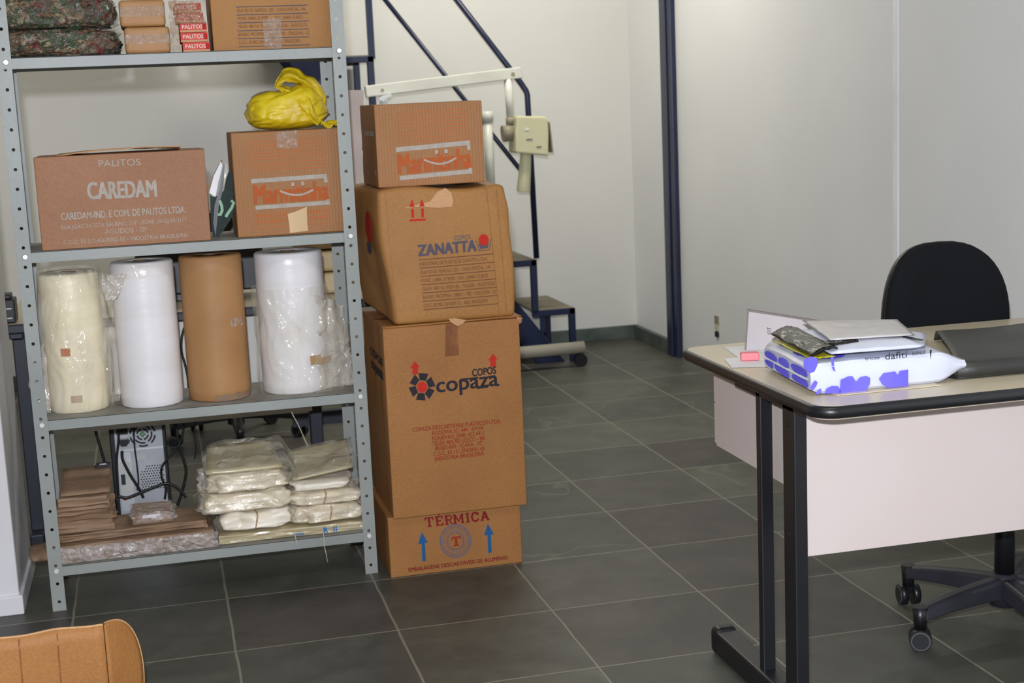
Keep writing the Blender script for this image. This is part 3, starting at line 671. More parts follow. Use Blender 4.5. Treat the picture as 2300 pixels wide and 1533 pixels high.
for k in range(2):
    z0 = T + 0.001 + k * 0.072; x0 = -0.036 + (-0.008 if k else 0)
    t = thing('paper_package', ('orange-brown paper package with a shiny tape band resting on the top shelf', 'orange-brown paper package with a shiny tape band lying on a like one')[k], 'package', (0.025, 4.26, z0), 'paper packages on the top shelf')
    b = B(); b.prism([(x0, z0 + .006), (x0 + .006, z0), (x0 + .114, z0), (x0 + .121, z0 + .008), (x0 + .118, z0 + .062), (x0 + .11, z0 + .071), (x0 + .01, z0 + .071), (x0 + .001, z0 + .063)], 4.15, 4.38, 'ink_orange_soft' if False else 'kraft_pack'
        ) if False else b.box(x0, x0 + 0.121, 4.15, 4.38, z0, z0 + 0.071, 'kraft')
    b.build('package_body', t, bevel=0.010, seg=3)
    b = B(); b.box(x0 + 0.003, x0 + 0.119, 4.1485, 4.1505, z0 + 0.026, z0 + 0.052, 'tape_clear'); b.build('tape_band', t)
for k in range(5):
    z0 = T + 0.001 + k * 0.0262; dx = -0.004 * k + (0.003 if k == 2 else 0); hid = ('lowest of the pile', 'second from the bottom of the pile', 'middle of the pile', 'second from the top of the pile', 'top of the pile')[k]
    t = thing('toothpick_box', 'small pink printed box on the top shelf, ' + hid, 'box', (0.153 + dx, 4.19, z0), 'small pink boxes on the top shelf')
    x0, x1 = 0.117 + dx, 0.190 + dx; y0 = 4.15 + 0.002 * (k % 2)
    b = B(); b.box(x0, x1, y0, y0 + 0.12, z0, z0 + 0.0256, 'ink_pink'); b.build('box_body', t, bevel=0.0015)
    b = B(); vs, fs = _textmesh('PALITOS', 0.02); xx = max(v.x for v in vs)
    b.add([(x0 + 0.006 + v.x / xx * 0.056, y0 - 0.0006, z0 + 0.010 + v.y / _CAP * 0.010) for v in vs], fs, 'ink_white')
    b.box(x0 + 0.001, x1 - 0.001, y0 - 0.0006, y0 - 0.0003, z0 + 0.0005, z0 + 0.006, 'card_edge'); b.box(x1 - 0.012, x1 - 0.001, y0 - 0.0006, y0 - 0.0003, z0 + 0.006, z0 + 0.022, 'ink_red')
    printing(t, b)
t = tag(B().grid(lambda u, v: (0.104 + 0.08 * u - 0.016 * v + 0.006 * nz(u * 4, v * 6, 1), 4.142 + 0.008 * nz(u * 6, v * 8, 5) - 0.004, T + 0.075 + 0.062 * v), 18, 18, 'film_brown').build('plastic_wrap', solid=0.0008), 'crinkled brown-tinted plastic wrap hanging over the pile of pink boxes', 'plastic wrap')
t = tag(B().grid(lambda u, v: (0.088 + 0.022 * u + 0.006 * nz(u * 4, v * 9, 1), 4.142 + 0.01 * nz(u * 6, v * 8, 9), T + 0.004 + 0.15 * v), 6, 18, 'film_brown').build('plastic_wrap', solid=0.0008), 'twisted clear plastic wrap in the gap left of the pink boxes', 'plastic wrap')

# ================================================================== SECOND SHELF GOODS
# yellow carrier bag
T2 = 1.303
t = thing('plastic_bag', 'crumpled yellow plastic carrier bag on top of the ribbed carton', 'plastic bag', (0.40, 4.27, T2))
b = B(); nu, nv = 110, 64; vs = []
for j in range(nv + 1):
    ph = -PI / 2 + PI * j / nv
    for i in range(nu):
        th = 2 * PI * i / nu
        c = math.cos(ph); sg = lambda w_, e: math.copysign(abs(w_) ** e, w_)
        x = sg(c, 0.6) * sg(math.cos(th), 0.8); y_ = sg(c, 0.6) * sg(math.sin(th), 0.8); z = sg(math.sin(ph), 0.8)
        q = x * 0.8 - z * 0.75 + 0.5 * nz(x * 1.3, y_ * 1.3, z * 1.3)
        rid = 1 - abs(2 * ((q * 2.6 + 0.9 * nz(x * 2.2, y_ * 2.2, z * 2.2 + 7)) % 1) - 1)
        r = 1 + 0.07 * nz(x * 1.6, y_ * 1.6, z * 1.6 + 4) + 0.055 * rid + 0.03 * nz(x * 5, y_ * 5, z * 5)
        up = 0.062 + 0.030 * smoothstep(-0.2, 0.75, x)
        vs.append((0.396 + x * 0.112 * r, 4.285 + y_ * 0.090 * r, T2 + 0.047 + (z * up * r if z > 0 else z * 0.0465)))
b.add(vs, [(j * nu + i, j * nu + (i + 1) % nu, (j + 1) * nu + (i + 1) % nu, (j + 1) * nu + i) for j in range(nv) for i in range(nu)], 'yellow', True)
b.build('bag_body', t)
b = B()   # folded-over handle loop arching to the left
def ribbon(path, wd, m, n=40, tw=0.25):
    P = [Vector(p) for p in path]
    def at(s_):
        k = s_ * (len(P) - 1); i = min(int(k), len(P) - 2); f = k - i
        p0, p1, p2, p3 = P[max(i - 1, 0)], P[i], P[i + 1], P[min(i + 2, len(P) - 1)]
        return 0.5 * ((2 * p1) + (p2 - p0) * f + (2 * p0 - 5 * p1 + 4 * p2 - p3) * f * f + (3 * p1 - p0 - 3 * p2 + p3) * f ** 3)
    def fn(u, v):
        p = at(u); d = (at(min(1, u + 0.01)) - at(max(0, u - 0.01))).normalized(); n_ = Vector((-d.z, 0, d.x))
        ax = (Vector((0, 1, 0)) * 0.8 + n_ * 0.6).normalized()
        return p + ax * ((v - 0.5) * wd * (0.8 + 0.35 * nz(u * 5, 1, 2))) + n_ * 0.005 * math.sin(v * 9 + u * 14)
    b.grid(fn, n, 10, m)
def sheet_loop(outer, inner, y0, dy, m, seed):
    """crumpled band of film between two (x, z) outlines of equal length"""
    n = len(outer) - 1
    def cr(P, s_):
        k = min(s_ * n, n - 1e-6); i = int(k); f = k - i; p0, p1, p2, p3 = (Vector(P[max(0, min(n, i + d))]) for d in (-1, 0, 1, 2))
        return 0.5 * ((2 * p1) + (p2 - p0) * f + (2 * p0 - 5 * p1 + 4 * p2 - p3) * f * f + (3 * p1 - p0 - 3 * p2 + p3) * f ** 3)
    def fn(u, v):
        p = cr(outer, u).lerp(cr(inner, u), v)
        return (p.x + 0.003 * nz(u * 9 + seed, v * 4, 1), y0 + dy * v - 0.020 * math.sin(PI * v) * math.sin(PI * u) + 0.007 * math.sin(v * 11 + u * 6 + seed) * (0.5 + 0.5 * nz(u * 6, v * 3, seed)), p.y + 0.003 * nz(u * 8, v * 5 + seed, 3))
    b.grid(fn, 40, 16, m)
sheet_loop(((0.500, 1.352), (0.512, 1.385), (0.500, 1.420), (0.478, 1.448), (0.450, 1.458), (0.436, 1.474), (0.398, 1.476), (0.378, 1.452), (0.366, 1.424)), ((0.44, 1.375), (0.452, 1.398), (0.452, 1.418), (0.440, 1.428), (0.428, 1.432), (0.412, 1.436), (0.400, 1.438), (0.388, 1.434), (0.380, 1.424)), 4.25, -0.01, 'yellow', 1)
sheet_loop(((0.366, 1.424), (0.380, 1.414), (0.402, 1.402), (0.430, 1.392), (0.470, 1.378), (0.49, 1.36)), ((0.376, 1.432), (0.392, 1.428), (0.410, 1.422), (0.432, 1.418), (0.462, 1.414), (0.49, 1.405)), 4.235, 0.02, 'yellow', 4)
sheet_loop(((0.402, 1.385), (0.418, 1.372), (0.438, 1.350), (0.455, 1.328), (0.478, 1.312)), ((0.452, 1.400), (0.466, 1.385), (0.474, 1.362), (0.480, 1.340), (0.488, 1.322)), 4.205, 0.005, 'yellow', 7)
b.build('bag_handle', t, solid=0.001)
b = B(); ribbon([(0.49, 4.235, 1.318), (0.51, 4.225, 1.312), (0.528, 4.22, 1.318), (0.537, 4.22, 1.314)], 0.03, 'yellow', 14); b.build('bag_corner', t, solid=0.002)
# folded gift bags wedged between the two cartons
t = thing('gift_bag', 'folded dark green gift bag with pale green ribbon handles wedged between two cartons', 'gift bag', (0.19, 4.2, 1.0105))
y = 4.19
def sheet(pix, dy, m, th=0.002):
    b = B(); pts = [px(u, v, y + dy) for u, v in pix]; n = len(pts)
    b.add([(p.x, y + dy, p.z) for p in pts] + [(p.x, y + dy + th, p.z) for p in pts], [tuple(range(n)), tuple(reversed(range(n, 2 * n)))] + [(i, n + i, n + (i + 1) % n, (i + 1) % n) for i in range(n)], m)
    return b
sheet([(472, 438), (478, 442), (488, 440), (503, 428), (508, 400), (516, 380), (523, 395), (522, 436), (527, 470), (520, 490), (500, 520), (490, 533), (478, 532), (474, 500)], 0.0, 'green_dark').build('green_panel', t)
sheet([(470, 433), (480, 395), (496, 362), (500, 372), (490, 410), (484, 442)], -0.002, 'white_paper').build('white_panel', t)
sheet([(479, 500), (482, 460), (494, 420), (501, 366), (505, 368), (502, 420), (492, 460), (484, 530)], -0.006, 'black').build('black_panel', t)
sheet([(500, 372), (505, 366), (512, 372), (510, 392), (504, 412), (499, 428), (496, 430), (502, 405)], -0.004, 'film_soft').build('clear_sleeve', t)
sheet([(466, 425), (480, 390), (497, 358), (501, 361), (482, 396), (470, 430)], 0.006, 'kraft_dull').build('brown_panel', t)
for k, pts_ in enumerate((((493, 450), (498, 462), (499, 472), (495, 482), (489, 481)), ((519, 450), (525, 455), (520, 467), (511, 480), (507, 487)))):
    b = B(); stroke(b, pts_, 6, y - 0.010, 'green_pale'); b.build('ribbon_handle', t, solid=0.001)

# ================================================================== ROLLS ON THE THIRD SHELF
T = SH[1]
def roll_prof(r, h): return [(0.0, 0.0), (r - 0.006, 0.0), (r, 0.006), (r, h - 0.006), (r - 0.006, h), (0.022, h), (0.022, h - 0.04), (0, h - 0.04)]
def dense(r, h, n=30): return [(r, 0.004 + (h - 0.008) * i / n) for i in range(n + 1)]
GR = 'rolls standing on the third shelf'
def roll(label, cx, cy, r, h, m, flare=0.0):
    t = thing('plastic_roll', label, 'roll', (cx, cy, T), GR)
    b = B(); pr = [(0.0, 0.0005), (r - 0.005, 0.0005)] + [(r, 0.005 + (h - 0.01) * i / 14) for i in range(15)] + [(r - 0.005, h), (0.024, h), (0.024, h - 0.05), (0, h - 0.05)]
    b.lathe((cx, cy, T), pr, m, 56, lambda rr, z, th: rr * (1 + 0.010 * nz(math.cos(th) * 1.5 + cx * 9, math.sin(th) * 1.5, z * 7)) if rr > 0.03 else rr)
    b.build('roll_body', t)
    b = B(); b.lathe((cx, cy, T + h - 0.048), [(0.019, 0), (0.022, 0), (0.022, 0.049), (0.019, 0.049), (0.019, 0)], 'core', 24); b.build('core', t)
    return t
def wrap(t, cx, cy, r, z0, z1, m, amp=0.012, belly=0.02, seed=0, name='clear_wrap', right=0.0):
    b = B()
    def fn(rr, z, th):
        u = (z - z0) / (z1 - z0)
        e = r + belly * math.sin(PI * min(1, max(0, u))) ** 0.5 * (0.35 + 0.65 * (1 - u)) + right * max(0, math.cos(th)) ** 2 * smoothstep(1.0, 0.55, u)
        rid = 1 - abs(2 * ((th * 2.2 + u * 2.4 + 1.8 * nz(math.cos(th) * 1.2 + seed, math.sin(th) * 1.2, u * 2.5)) % 1) - 1)
        return e + amp * 0.8 * (nz(math.cos(th) * 2.5 + seed, math.sin(th) * 2.5, z * 9)) + amp * 0.6 * rid
    n = 44; b.lathe((cx, cy, T), [(r, z0 + (z1 - z0) * i / n) for i in range(n + 1)], m, 110, fn)
    b.build(name, t); return b
t = roll('cream roll loosely wrapped in clear film, leftmost on the third shelf', -0.245, 4.258, 0.083, 0.392, 'roll_cream')
wrap(t, -0.245, 4.262, 0.0845, 0.002, 0.40, 'film', 0.010, 0.012, 1)
def patch(cx, cy, r, a0, a1, z0, z1, m, nm, t):
    b = B(); b.grid(lambda u, v: (cx + r * math.sin(a0 + (a1 - a0) * u), cy - r * math.cos(a0 + (a1 - a0) * u), T + z0 + (z1 - z0) * v), 8, 2, m); b.build(nm, t)
patch(-0.245, 4.258, 0.0855, -0.42, -0.10, 0.165, 0.187, 'ink_orange_soft', 'paper_label', t); patch(-0.245, 4.258, 0.0855, -0.22, 0.14, 0.032, 0.052, 'rubber_band', 'paper_label', t)
b = B(); b.grid(lambda u, v: (-0.165 + 0.062 * u * math.sin(PI * (0.25 + 0.62 * v)) + 0.01 * nz(u * 3, v * 6, 4), 4.215 + 0.05 * u + 0.016 * nz(u * 4, v * 5, 2), T + 0.015 + 0.37 * v), 14, 30, 'film'); b.build('loose_film', t, solid=0.0005)
b = B(); b.grid(lambda u, v: (-0.322 - 0.052 * u * math.sin(PI * (0.2 + 0.5 * v)) + 0.008 * nz(u * 3, v * 6, 8), 4.20 + 0.02 * u + 0.012 * nz(u * 4, v * 5, 3), T + 0.004 + 0.20 * v * (1 - 0.3 * u)), 12, 18, 'film_soft'); b.build('loose_film', t, solid=0.0005)
t = roll('smooth white plastic roll standing between the cream and brown rolls', -0.043, 4.243, 0.0875, 0.412, 'roll_white')
b = B(); b.grid(lambda u, v: (-0.043 + 0.0885 * math.sin(-1.1 + 2.5 * u), 4.243 - 0.0885 * math.cos(-1.1 + 2.5 * u), T + 0.37 + 0.038 * v + 0.004 * nz(u * 7, v * 3, 3)), 30, 4, 'film'); b.build('top_fold', t)
b = B(); b.grid(lambda u, v: (-0.150 + 0.055 * u + 0.012 * v - 0.02 * (1 - v) * u, 4.16 + 0.01 * nz(u * 4, v * 5, 2), T + 0.315 + 0.07 * v + 0.006 * nz(u * 5, v * 5, 6)), 8, 10, 'film_soft'); b.build('torn_film', t, solid=0.0005)
t = roll('brown kraft paper roll standing second from the right on the third shelf', 0.148, 4.248, 0.0885, 0.416, 'kraft')
patch(0.148, 4.248, 0.0895, 0.48, 1.05, 0.212, 0.236, 'tape_clear', 'clear_tape', t)
b = B()
b.grid(lambda u, v: (0.148 + 0.090 * math.sin(-0.2 + 1.3 * u), 4.248 - 0.090 * math.cos(-0.2 + 1.3 * u), T + 0.002 + (0.018 + 0.006 * nz(u * 6, 1, 1)) * v), 18, 3, 'kraft_dull'); b.build('torn_paper_edge', t)
t = roll('thick white roll in a baggy clear bag at the right end of the third shelf', 0.372, 4.262, 0.0985, 0.410, 'roll_white')
wrap(t, 0.372, 4.266, 0.1025, 0.001, 0.31, 'film', 0.012, 0.008, 5, 'clear_bag', right=0.048)
b = B(); b.grid(lambda u, v: (0.425 + 0.118 * u * (1 - 0.18 * v) + 0.006 * nz(u * 3, v * 4, 4), 4.185 + 0.05 * u + 0.015 * nz(u * 4, v * 5, 7), T + 0.004 + 0.28 * v * (1 - 0.14 * u) + 0.008 * nz(u * 4, v * 3, 5)), 18, 24, 'film_soft'); b.build('bag_fold', t, solid=0.0005)
patch(0.372, 4.262, 0.1145, 0.30, 0.62, 0.086, 0.112, 'rubber_band', 'kraft_tape', t); patch(0.372, 4.262, 0.1150, 0.55, 1.1, 0.082, 0.102, 'rubber_band', 'kraft_tape', t)

# ================================================================== BOTTOM SHELF GOODS
T = SH[0]
def rough_slab(b, x0, x1, y0, y1, z0, z1, m, layers=8, amp=0.006, seed=0.0, slope=0.0):
    """a pile of thin crumpled sheets: one closed form with a layered, ragged edge"""
    per = []
    N = 26
    for i in range(N): per.append((x0 + (x1 - x0) * i / N, y0, 0, -1))
    for i in range(N // 2): per.append((x1, y0 + (y1 - y0) * i / (N // 2), 1, 0))
    for i in range(N): per.append((x1 - (x1 - x0) * i / N, y1, 0, 1))
    for i in range(N // 2): per.append((x0, y1 - (y1 - y0) * i / (N // 2), -1, 0))
    n = len(per); rows = layers * 2 + 1; vs = []
    for j in range(rows):
        v = j / (rows - 1); z = z0 + (z1 - z0) * v
        off = (0.0 if j % 2 else -1.0) * amp * 0.7
        for k, (x, y_, nx, ny) in enumerate(per):
            e = off + amp * nz(x * 9 + seed, y_ * 9, j * 0.7) * 1.4
            zz = z + (z1 - z0) / layers * 0.5 * nz(x * 14 + seed, y_ * 14, j * 0.5) * (0 if j == 0 else 1) + slope * (y_ - y0) * v
            vs.append((x + nx * e, y_ + ny * e, zz))
    fs = [(j * n + k, j * n + (k + 1) % n, (j + 1) * n + (k + 1) % n, (j + 1) * n + k) for j in range(rows - 1) for k in range(n)]
    fs.append(tuple(reversed(range(n)))); fs.append(tuple((rows - 1) * n + k for k in range(n)))
    b.add(vs, fs, m, False); return b
t = thing('paper_bundle', 'long brown paper bundle in shiny clear film along the bottom shelf front', 'paper bundle', (-0.12, 4.23, T))
b = B(); rough_slab(b, -0.350, 0.096, 4.138, 4.33, T + 0.001, T + 0.050, 'kraft_dull', 5, 0.004, 1); b.build('paper_sheets', t)
b = B(); b.grid(lambda u, v: (-0.356 + 0.462 * u + 0.004 * nz(u * 9, v * 4, 1), 4.132 - 0.004 * math.sin(PI * v) + 0.006 * nz(u * 16, v * 4, 6) * 0.6, T + 0.0015 + 0.046 * v + 0.004 * nz(u * 11, 2, 3) * v), 90, 10, 'film_crisp'); b.build('clear_film', t, solid=0.0006)
b = B(); lumpy(b, -0.385, 4.22, T + 0.017, 0.035, 0.06, 0.017, 'kraft_dull', 0.01, 10, 20, 2.5); b.build('crumpled_end', t)
t = thing('paper_bag_pile', 'loose layered brown paper sheets lying on the long bundle', 'paper pile', (-0.05, 4.26, T + 0.05))
b = B(); rough_slab(b, -0.345, 0.085, 4.165, 4.34, T + 0.0525, T + 0.074, 'kraft_dull', 3, 0.008, 4); b.build('paper_sheets', t)
t = thing('paper_bag_stack', 'tall stack of folded brown paper bags at the left of the bottom shelf', 'paper bags', (-0.25, 4.24, T + 0.075))
b = B(); rough_slab(b, -0.342, -0.178, 4.158, 4.30, T + 0.076, T + 0.150, 'kraft_dull', 6, 0.010, 7); b.build('lower_bags', t)
b = B(); rough_slab(b, -0.326, -0.186, 4.172, 4.40, T + 0.1505, T + 0.176, 'kraft_dull', 3, 0.005, 11, slope=0.14); b.build('upper_bags', t)
b = B()
b.grid(lambda u, v: (-0.318 + 0.134 * u - 0.0 * v, 4.176 + 0.18 * v, T + 0.186 + 0.036 * v + 0.002 * nz(u * 4, v * 3, 1)), 6, 6, 'kraft_dull'); b.build('top_bag', t, solid=0.003)
b = B(); b.box(-0.222, -0.182, 4.335, 4.365, T + 0.214, T + 0.229, 'black'); b.cyl((-0.212, 4.335, T + 0.230), (-0.192, 4.335, T + 0.230), 0.002, 0.002, 'silver', 8); tag(b.build('binder_clip', bevel=0.002), 'small black clip lying on the brown paper bag stack', 'clip')
t = thing('napkin_pack', 'small square pack of paper in crinkled clear film beside the paper bag stack', 'package', (-0.07, 4.26, T + 0.075))
b = B(); rough_slab(b, -0.128, -0.015, 4.19, 4.31, T + 0.076, T + 0.106, 'kraft_dull', 4, 0.003, 3); b.build('paper_stack', t)
b = B(); b.box(-0.10, -0.05, 4.184, 4.187, T + 0.094, T + 0.103, 'white_paper'); b.build('paper_label', t)
b = B(); lumpy(b, -0.072, 4.25, T + 0.094, 0.063, 0.07, 0.0175, 'film_crisp', 0.006, 24, 44, 5); b.build('clear_film', t)
GB = 'bundles of clear plastic bags on the bottom shelf'
def bundle(label, cx, cy, cz, sx, sy, sz, m, seed, film_m='film', fold=0.006, band=None, p=4.6):
    t = thing('plastic_bag_bundle', label, 'bundle of plastic bags', (cx, cy, cz - sz), GB)
    b = B(); lumpy(b, cx, cy, cz, sx, sy, sz, m, 0.008, 9, 64, p, fold, 260, seed); b.build('folded_bags', t)
    if film_m: b = B(); lumpy(b, cx, cy, cz + 0.0008, sx * 1.03, sy * 1.03, sz * 1.0, film_m, 0.011, 12, 64, p, fold, 150, seed + 3); b.build('clear_film', t)
    if band is not None:
        b = B()
        b.tube([(cx + band + 0.004 * math.sin(3 * a), cy - sy * 1.07 * math.copysign(abs(math.cos(a)) ** 0.6, math.cos(a)), cz + sz * 1.02 * math.copysign(abs(math.sin(a)) ** 0.6, math.sin(a))) for a in (2 * PI * i / 28 for i in range(29))], 0.0022, 'rubber_band', 6)
        b.build('rubber_band', t)
    return t
t = thing('plastic_bag_bundle', 'flat clear bags printed in blue, lowest under the right bundles', 'bundle of plastic bags', (0.32, 4.25, T), GB)
b = B(); rough_slab(b, 0.108, 0.535, 4.145, 4.37, T + 0.001, T + 0.026, 'bag_sheet', 4, 0.005, 21); b.build('folded_bags', t)
b = B()
for s_, x0, x1, zz in (('R', 0.408, 0.424, 0.006), ('N', 0.438, 0.45, 0.007), ('oooo', 0.32, 0.352, 0.008)):
    vs, fs = _textmesh(s_, 0.04); xx = max(v.x for v in vs)
    if s_ != 'N': b.add([(x0 + v.x / xx * (x1 - x0), 4.1375, T + zz + v.y / _CAP * (0.015 if len(s_) == 1 else 0.007)) for v in vs], fs, 'print_blue')
    else: b.box(x0, x0 + 0.004, 4.137, 4.1375, T + zz, T + zz + 0.015, 'print_blue'); b.box(x0 + 0.007, x0 + 0.011, 4.137, 4.1375, T + zz, T + zz + 0.015, 'print_blue')
printing(t, b, 'blue_print')
bundle('flat bundle of cream plastic bags, lowest of the left pile behind the loose string', 0.225, 4.245, T + 0.056, 0.102, 0.085, 0.028, 'bag_white', 2, None, 0.003, band=-0.005)
bundle('wide crumpled bundle of clear bags in the middle of the left pile', 0.190, 4.25, T + 0.1145, 0.128, 0.095, 0.030, 'bag_cream', 5)
bundle('rounded bundle of clear bags just under the top sheets of the left pile', 0.205, 4.25, T + 0.174, 0.112, 0.095, 0.029, 'bag_cream', 9)
t = thing('plastic_bag_bundle', 'flat pack of smooth clear bags lying slanted on top of the left pile', 'bundle of plastic bags', (0.19, 4.25, T + 0.2), GB)
b = B(); b.grid(lambda u, v: (0.088 + 0.218 * u + (0.012 - 0.030 * u) * v, 4.175 + 0.18 * v, T + 0.207 + 0.040 * v + 0.003 * nz(u * 4, v * 5, 3)), 10, 8, 'bag_sheet'); b.build('folded_bags', t, solid=0.008)
b = B(); b.grid(lambda u, v: (0.082 + 0.27 * u, 4.178 + 0.20 * v + 0.0 * u, T + 0.216 + 0.040 * v + 0.010 * nz(u * 5, v * 5, 8) - 0.05 * smoothstep(0.86, 1.0, u) - 0.03 * smoothstep(0.12, 0.0, u)), 26, 16, 'film'); b.build('loose_film', t, solid=0.0006)
b = B(); lumpy(b, 0.085, 4.27, T + 0.15, 0.020, 0.03, 0.05, 'film_soft', 0.012, 20, 30, 2.2, 0.006, 300, 4); b.build('gathered_end', t)
bundle('plump banded bundle of cream bags at the right end of the bottom shelf', 0.432, 4.245, T + 0.054, 0.108, 0.088, 0.027, 'bag_cream', 13, band=0.004)
bundle('bundle of cream bags second up in the right pile', 0.425, 4.25, T + 0.102, 0.100, 0.085, 0.022, 'bag_cream', 17, band=-0.002)
bundle('thin white folded bundle near the top of the right pile', 0.420, 4.245, T + 0.139, 0.094, 0.080, 0.0145, 'bag_white', 23, None, 0.002)
t = thing('plastic_bag_bundle', 'flat glossy pack of clear bags lying slanted on top of the right pile', 'bundle of plastic bags', (0.43, 4.27, T + 0.15), GB)
b = B(); b.grid(lambda u, v: (0.335 + 0.178 * u + 0.022 * v * 0 + 0.012 * v, 4.195 + 0.19 * v, T + 0.158 + 0.022 * u + 0.040 * v + 0.003 * math.sin(v * 9)), 10, 12, 'bag_sheet'); b.build('folded_bags', t, solid=0.008)
b = B(); b.grid(lambda u, v: (0.322 + 0.205 * u + 0.008 * v, 4.185 + 0.205 * v, T + 0.165 + 0.022 * u + 0.040 * v + 0.006 * nz(u * 4, v * 5, 8) - 0.03 * smoothstep(0.10, 0.0, u)), 20, 16, 'film'); b.build('loose_film', t, solid=0.0006)
b = B(); b.box(0.462, 0.482, 4.265, 4.283, T + 0.2035, T + 0.2045, 'tape_tan'); b.build('tan_label', t)
for k, pts_ in enumerate((((724, 1180), (727, 1200), (728, 1225), (733, 1245), (736, 1262)), ((660, 1190), (664, 1208), (668, 1224)))):
    P = [px(u, v, 4.108 if i > 1 else 4.118) for i, (u, v) in enumerate(pts_)]; b = B(); b.tube(P, 0.0012, 'cable_white', 6)
    tag(b.build('string'), ('long pale string hanging over the bottom shelf lip near the right post', 'short pale string hanging over the bottom shelf lip below the left pile')[k], 'string')

# ================================================================== DESK AND COMPUTER BEHIND THE SHELVES
d2 = thing('desk', 'office desk with white front panel standing behind the shelving unit', 'desk', (0.1, 5.0, 0))
b = B(); b.box(-0.475, 0.76, 4.70, 5.33, 0.715, 0.74, 'laminate'); b.build('desk_top', d2)
b = B(); b.box(-0.48, 0.765, 4.685, 4.70, 0.712, 0.741, 'dark_navy'); b.build('edge_strip', d2, bevel=0.005)
b = B(); b.box(-0.40, 0.46, 4.755, 4.772, 0.37, 0.712, 'white_panel'); b.build('front_panel', d2)
for x in (-0.465, 0.455):
    b = B(); b.box(x, x + 0.042, 4.80, 4.845, 0.05, 0.715, 'dark_navy'); b.box(x, x + 0.042, 4.74, 5.28, 0.012, 0.052, 'dark_navy'); b.box(x, x + 0.042, 4.72, 5.25, 0.69, 0.715, 'dark_navy'); b.build('leg', d2, bevel=0.004)
b = B(); b.box(0.44, 0.66, 5.30, 5.33, 0.20, 0.25, 'dark_navy'); b.build('cross_bar', d2)
# desktop computer, back towards the room
pc = thing('computer_tower', 'black desktop computer tower seen from its metal back under the rear desk', 'computer', (-0.11, 5.2, 0))
b = B(); b.box(-0.205, -0.018, 5.005, 5.40, 0.0, 0.375, 'black'); b.build('case', pc, bevel=0.004)
X0, X1, YF = -0.188, -0.030, 5.004
b = B(); b.box(X0, X1, YF - 0.002, YF + 0.004, 0.012, 0.345, 'silver'); b.box(X0, X1, YF - 0.006, YF, 0.238, 0.243, 'silver_light'); b.build('back_plate', pc)
fan = B(); fc = (-0.095, 0.292)
for r_ in (0.041, 0.030, 0.018):
    k = 6 if r_ > 0.035 else 4
    for i in range(k):
        a0 = 2 * PI * i / k + 0.16 + (0.4 if r_ == 0.030 else 0); a1 = 2 * PI * (i + 1) / k - 0.16 + (0.4 if r_ == 0.030 else 0)
        n = 10; vs = []
        for j in range(n + 1):
            a = a0 + (a1 - a0) * j / n
            for rr in (r_ - 0.0028, r_ + 0.0028): vs.append((fc[0] + rr * math.cos(a), YF - 0.0035, fc[1] + rr * math.sin(a)))
        fan.add(vs, [(2 * j, 2 * j + 1, 2 * j + 3, 2 * j + 2) for j in range(n)], 'bolt_dark')
for a in range(4):
    c, s_ = math.cos(a * PI / 2), math.sin(a * PI / 2); fan.box(fc[0] + 0.006 * c - 0.004, fc[0] + 0.006 * c + 0.004, YF - 0.0036, YF - 0.0030, fc[1] + 0.006 * s_ - 0.004, fc[1] + 0.006 * s_ + 0.004, 'green')
fan.build('fan_grille', pc)
b = B(); b.box(-0.180, -0.143, YF - 0.006, YF - 0.002, 0.298, 0.325, 'black'); b.build('power_socket', pc)
b = B(); b.add([(-0.178, YF - 0.02, 0.276), (-0.168, YF - 0.02, 0.285), (-0.146, YF - 0.02, 0.285), (-0.138, YF - 0.02, 0.277), (-0.150, YF - 0.02, 0.262), (-0.166, YF - 0.02, 0.262)], [(0, 1, 2, 3, 4, 5)], 'black'); b.build('power_plug', pc, solid=0.02)
b = B(); b.box(-0.182, -0.140, YF - 0.004, YF - 0.001, 0.03, 0.232, 'silver_light')
b.box(-0.179, -0.143, YF - 0.0055, YF - 0.003, 0.10, 0.205, 'white_metal'); b.box(-0.178, -0.164, YF - 0.012, YF - 0.003, 0.125, 0.16, 'dark_navy'); b.box(-0.176, -0.166, YF - 0.010, YF - 0.003, 0.07, 0.08, 'ink_red'); b.build('port_plate', pc)
b = B(); b.box(-0.128, -0.092, YF - 0.004, YF - 0.002, 0.205, 0.226, 'sticker'); b.build('sticker', pc)
b = B()
for j in range(10):
    for i in range(9):
        xx = -0.112 + 0.0088 * i + (0.0044 if j % 2 else 0); zz = 0.100 + 0.0088 * j
        if i < 2 and j > 7: continue
        b.add([(xx + 0.0026 * math.cos(a), YF - 0.0026, zz + 0.0026 * math.sin(a)) for a in (2 * PI * q / 8 for q in range(8))], [tuple(range(8))], 'bolt_dark')
b.build('vent_holes', pc)
def cable(label, pix, y, r=0.0035, m='cable', jig=0.0):
    P = [px(u, v, y + (jig * math.sin(i * 1.7))) for i, (u, v) in enumerate(pix)]
    Q = []
    for i in range(len(P) - 1):
        p0, p1, p2, p3 = P[max(i - 1, 0)], P[i], P[i + 1], P[min(i + 2, len(P) - 1)]
        for k in range(8):
            f = k / 8; Q.append(0.5 * ((2 * p1) + (p2 - p0) * f + (2 * p0 - 5 * p1 + 4 * p2 - p3) * f * f + (3 * p1 - p0 - 3 * p2 + p3) * f ** 3))
    Q.append(P[-1]); b = B(); b.tube(Q, r, m, 8)
    return tag(b.build('cable'), label, 'cable')
cable('black cable hanging left of the computer tower', [(209, 940), (214, 965), (224, 1000), (236, 1040), (243, 1062)], 4.93, 0.005)
cable('thick black power cable curving down in front of the ports on the computer back', [(274, 1012), (275, 1030), (284, 1050), (296, 1072), (311, 1095), (322, 1117)], 4.965, 0.005)
cable('thin black cable straight down across the fan of the computer', [(300, 955), (302, 1000), (307, 1040), (311, 1080), (308, 1100)], 4.96, 0.0028)
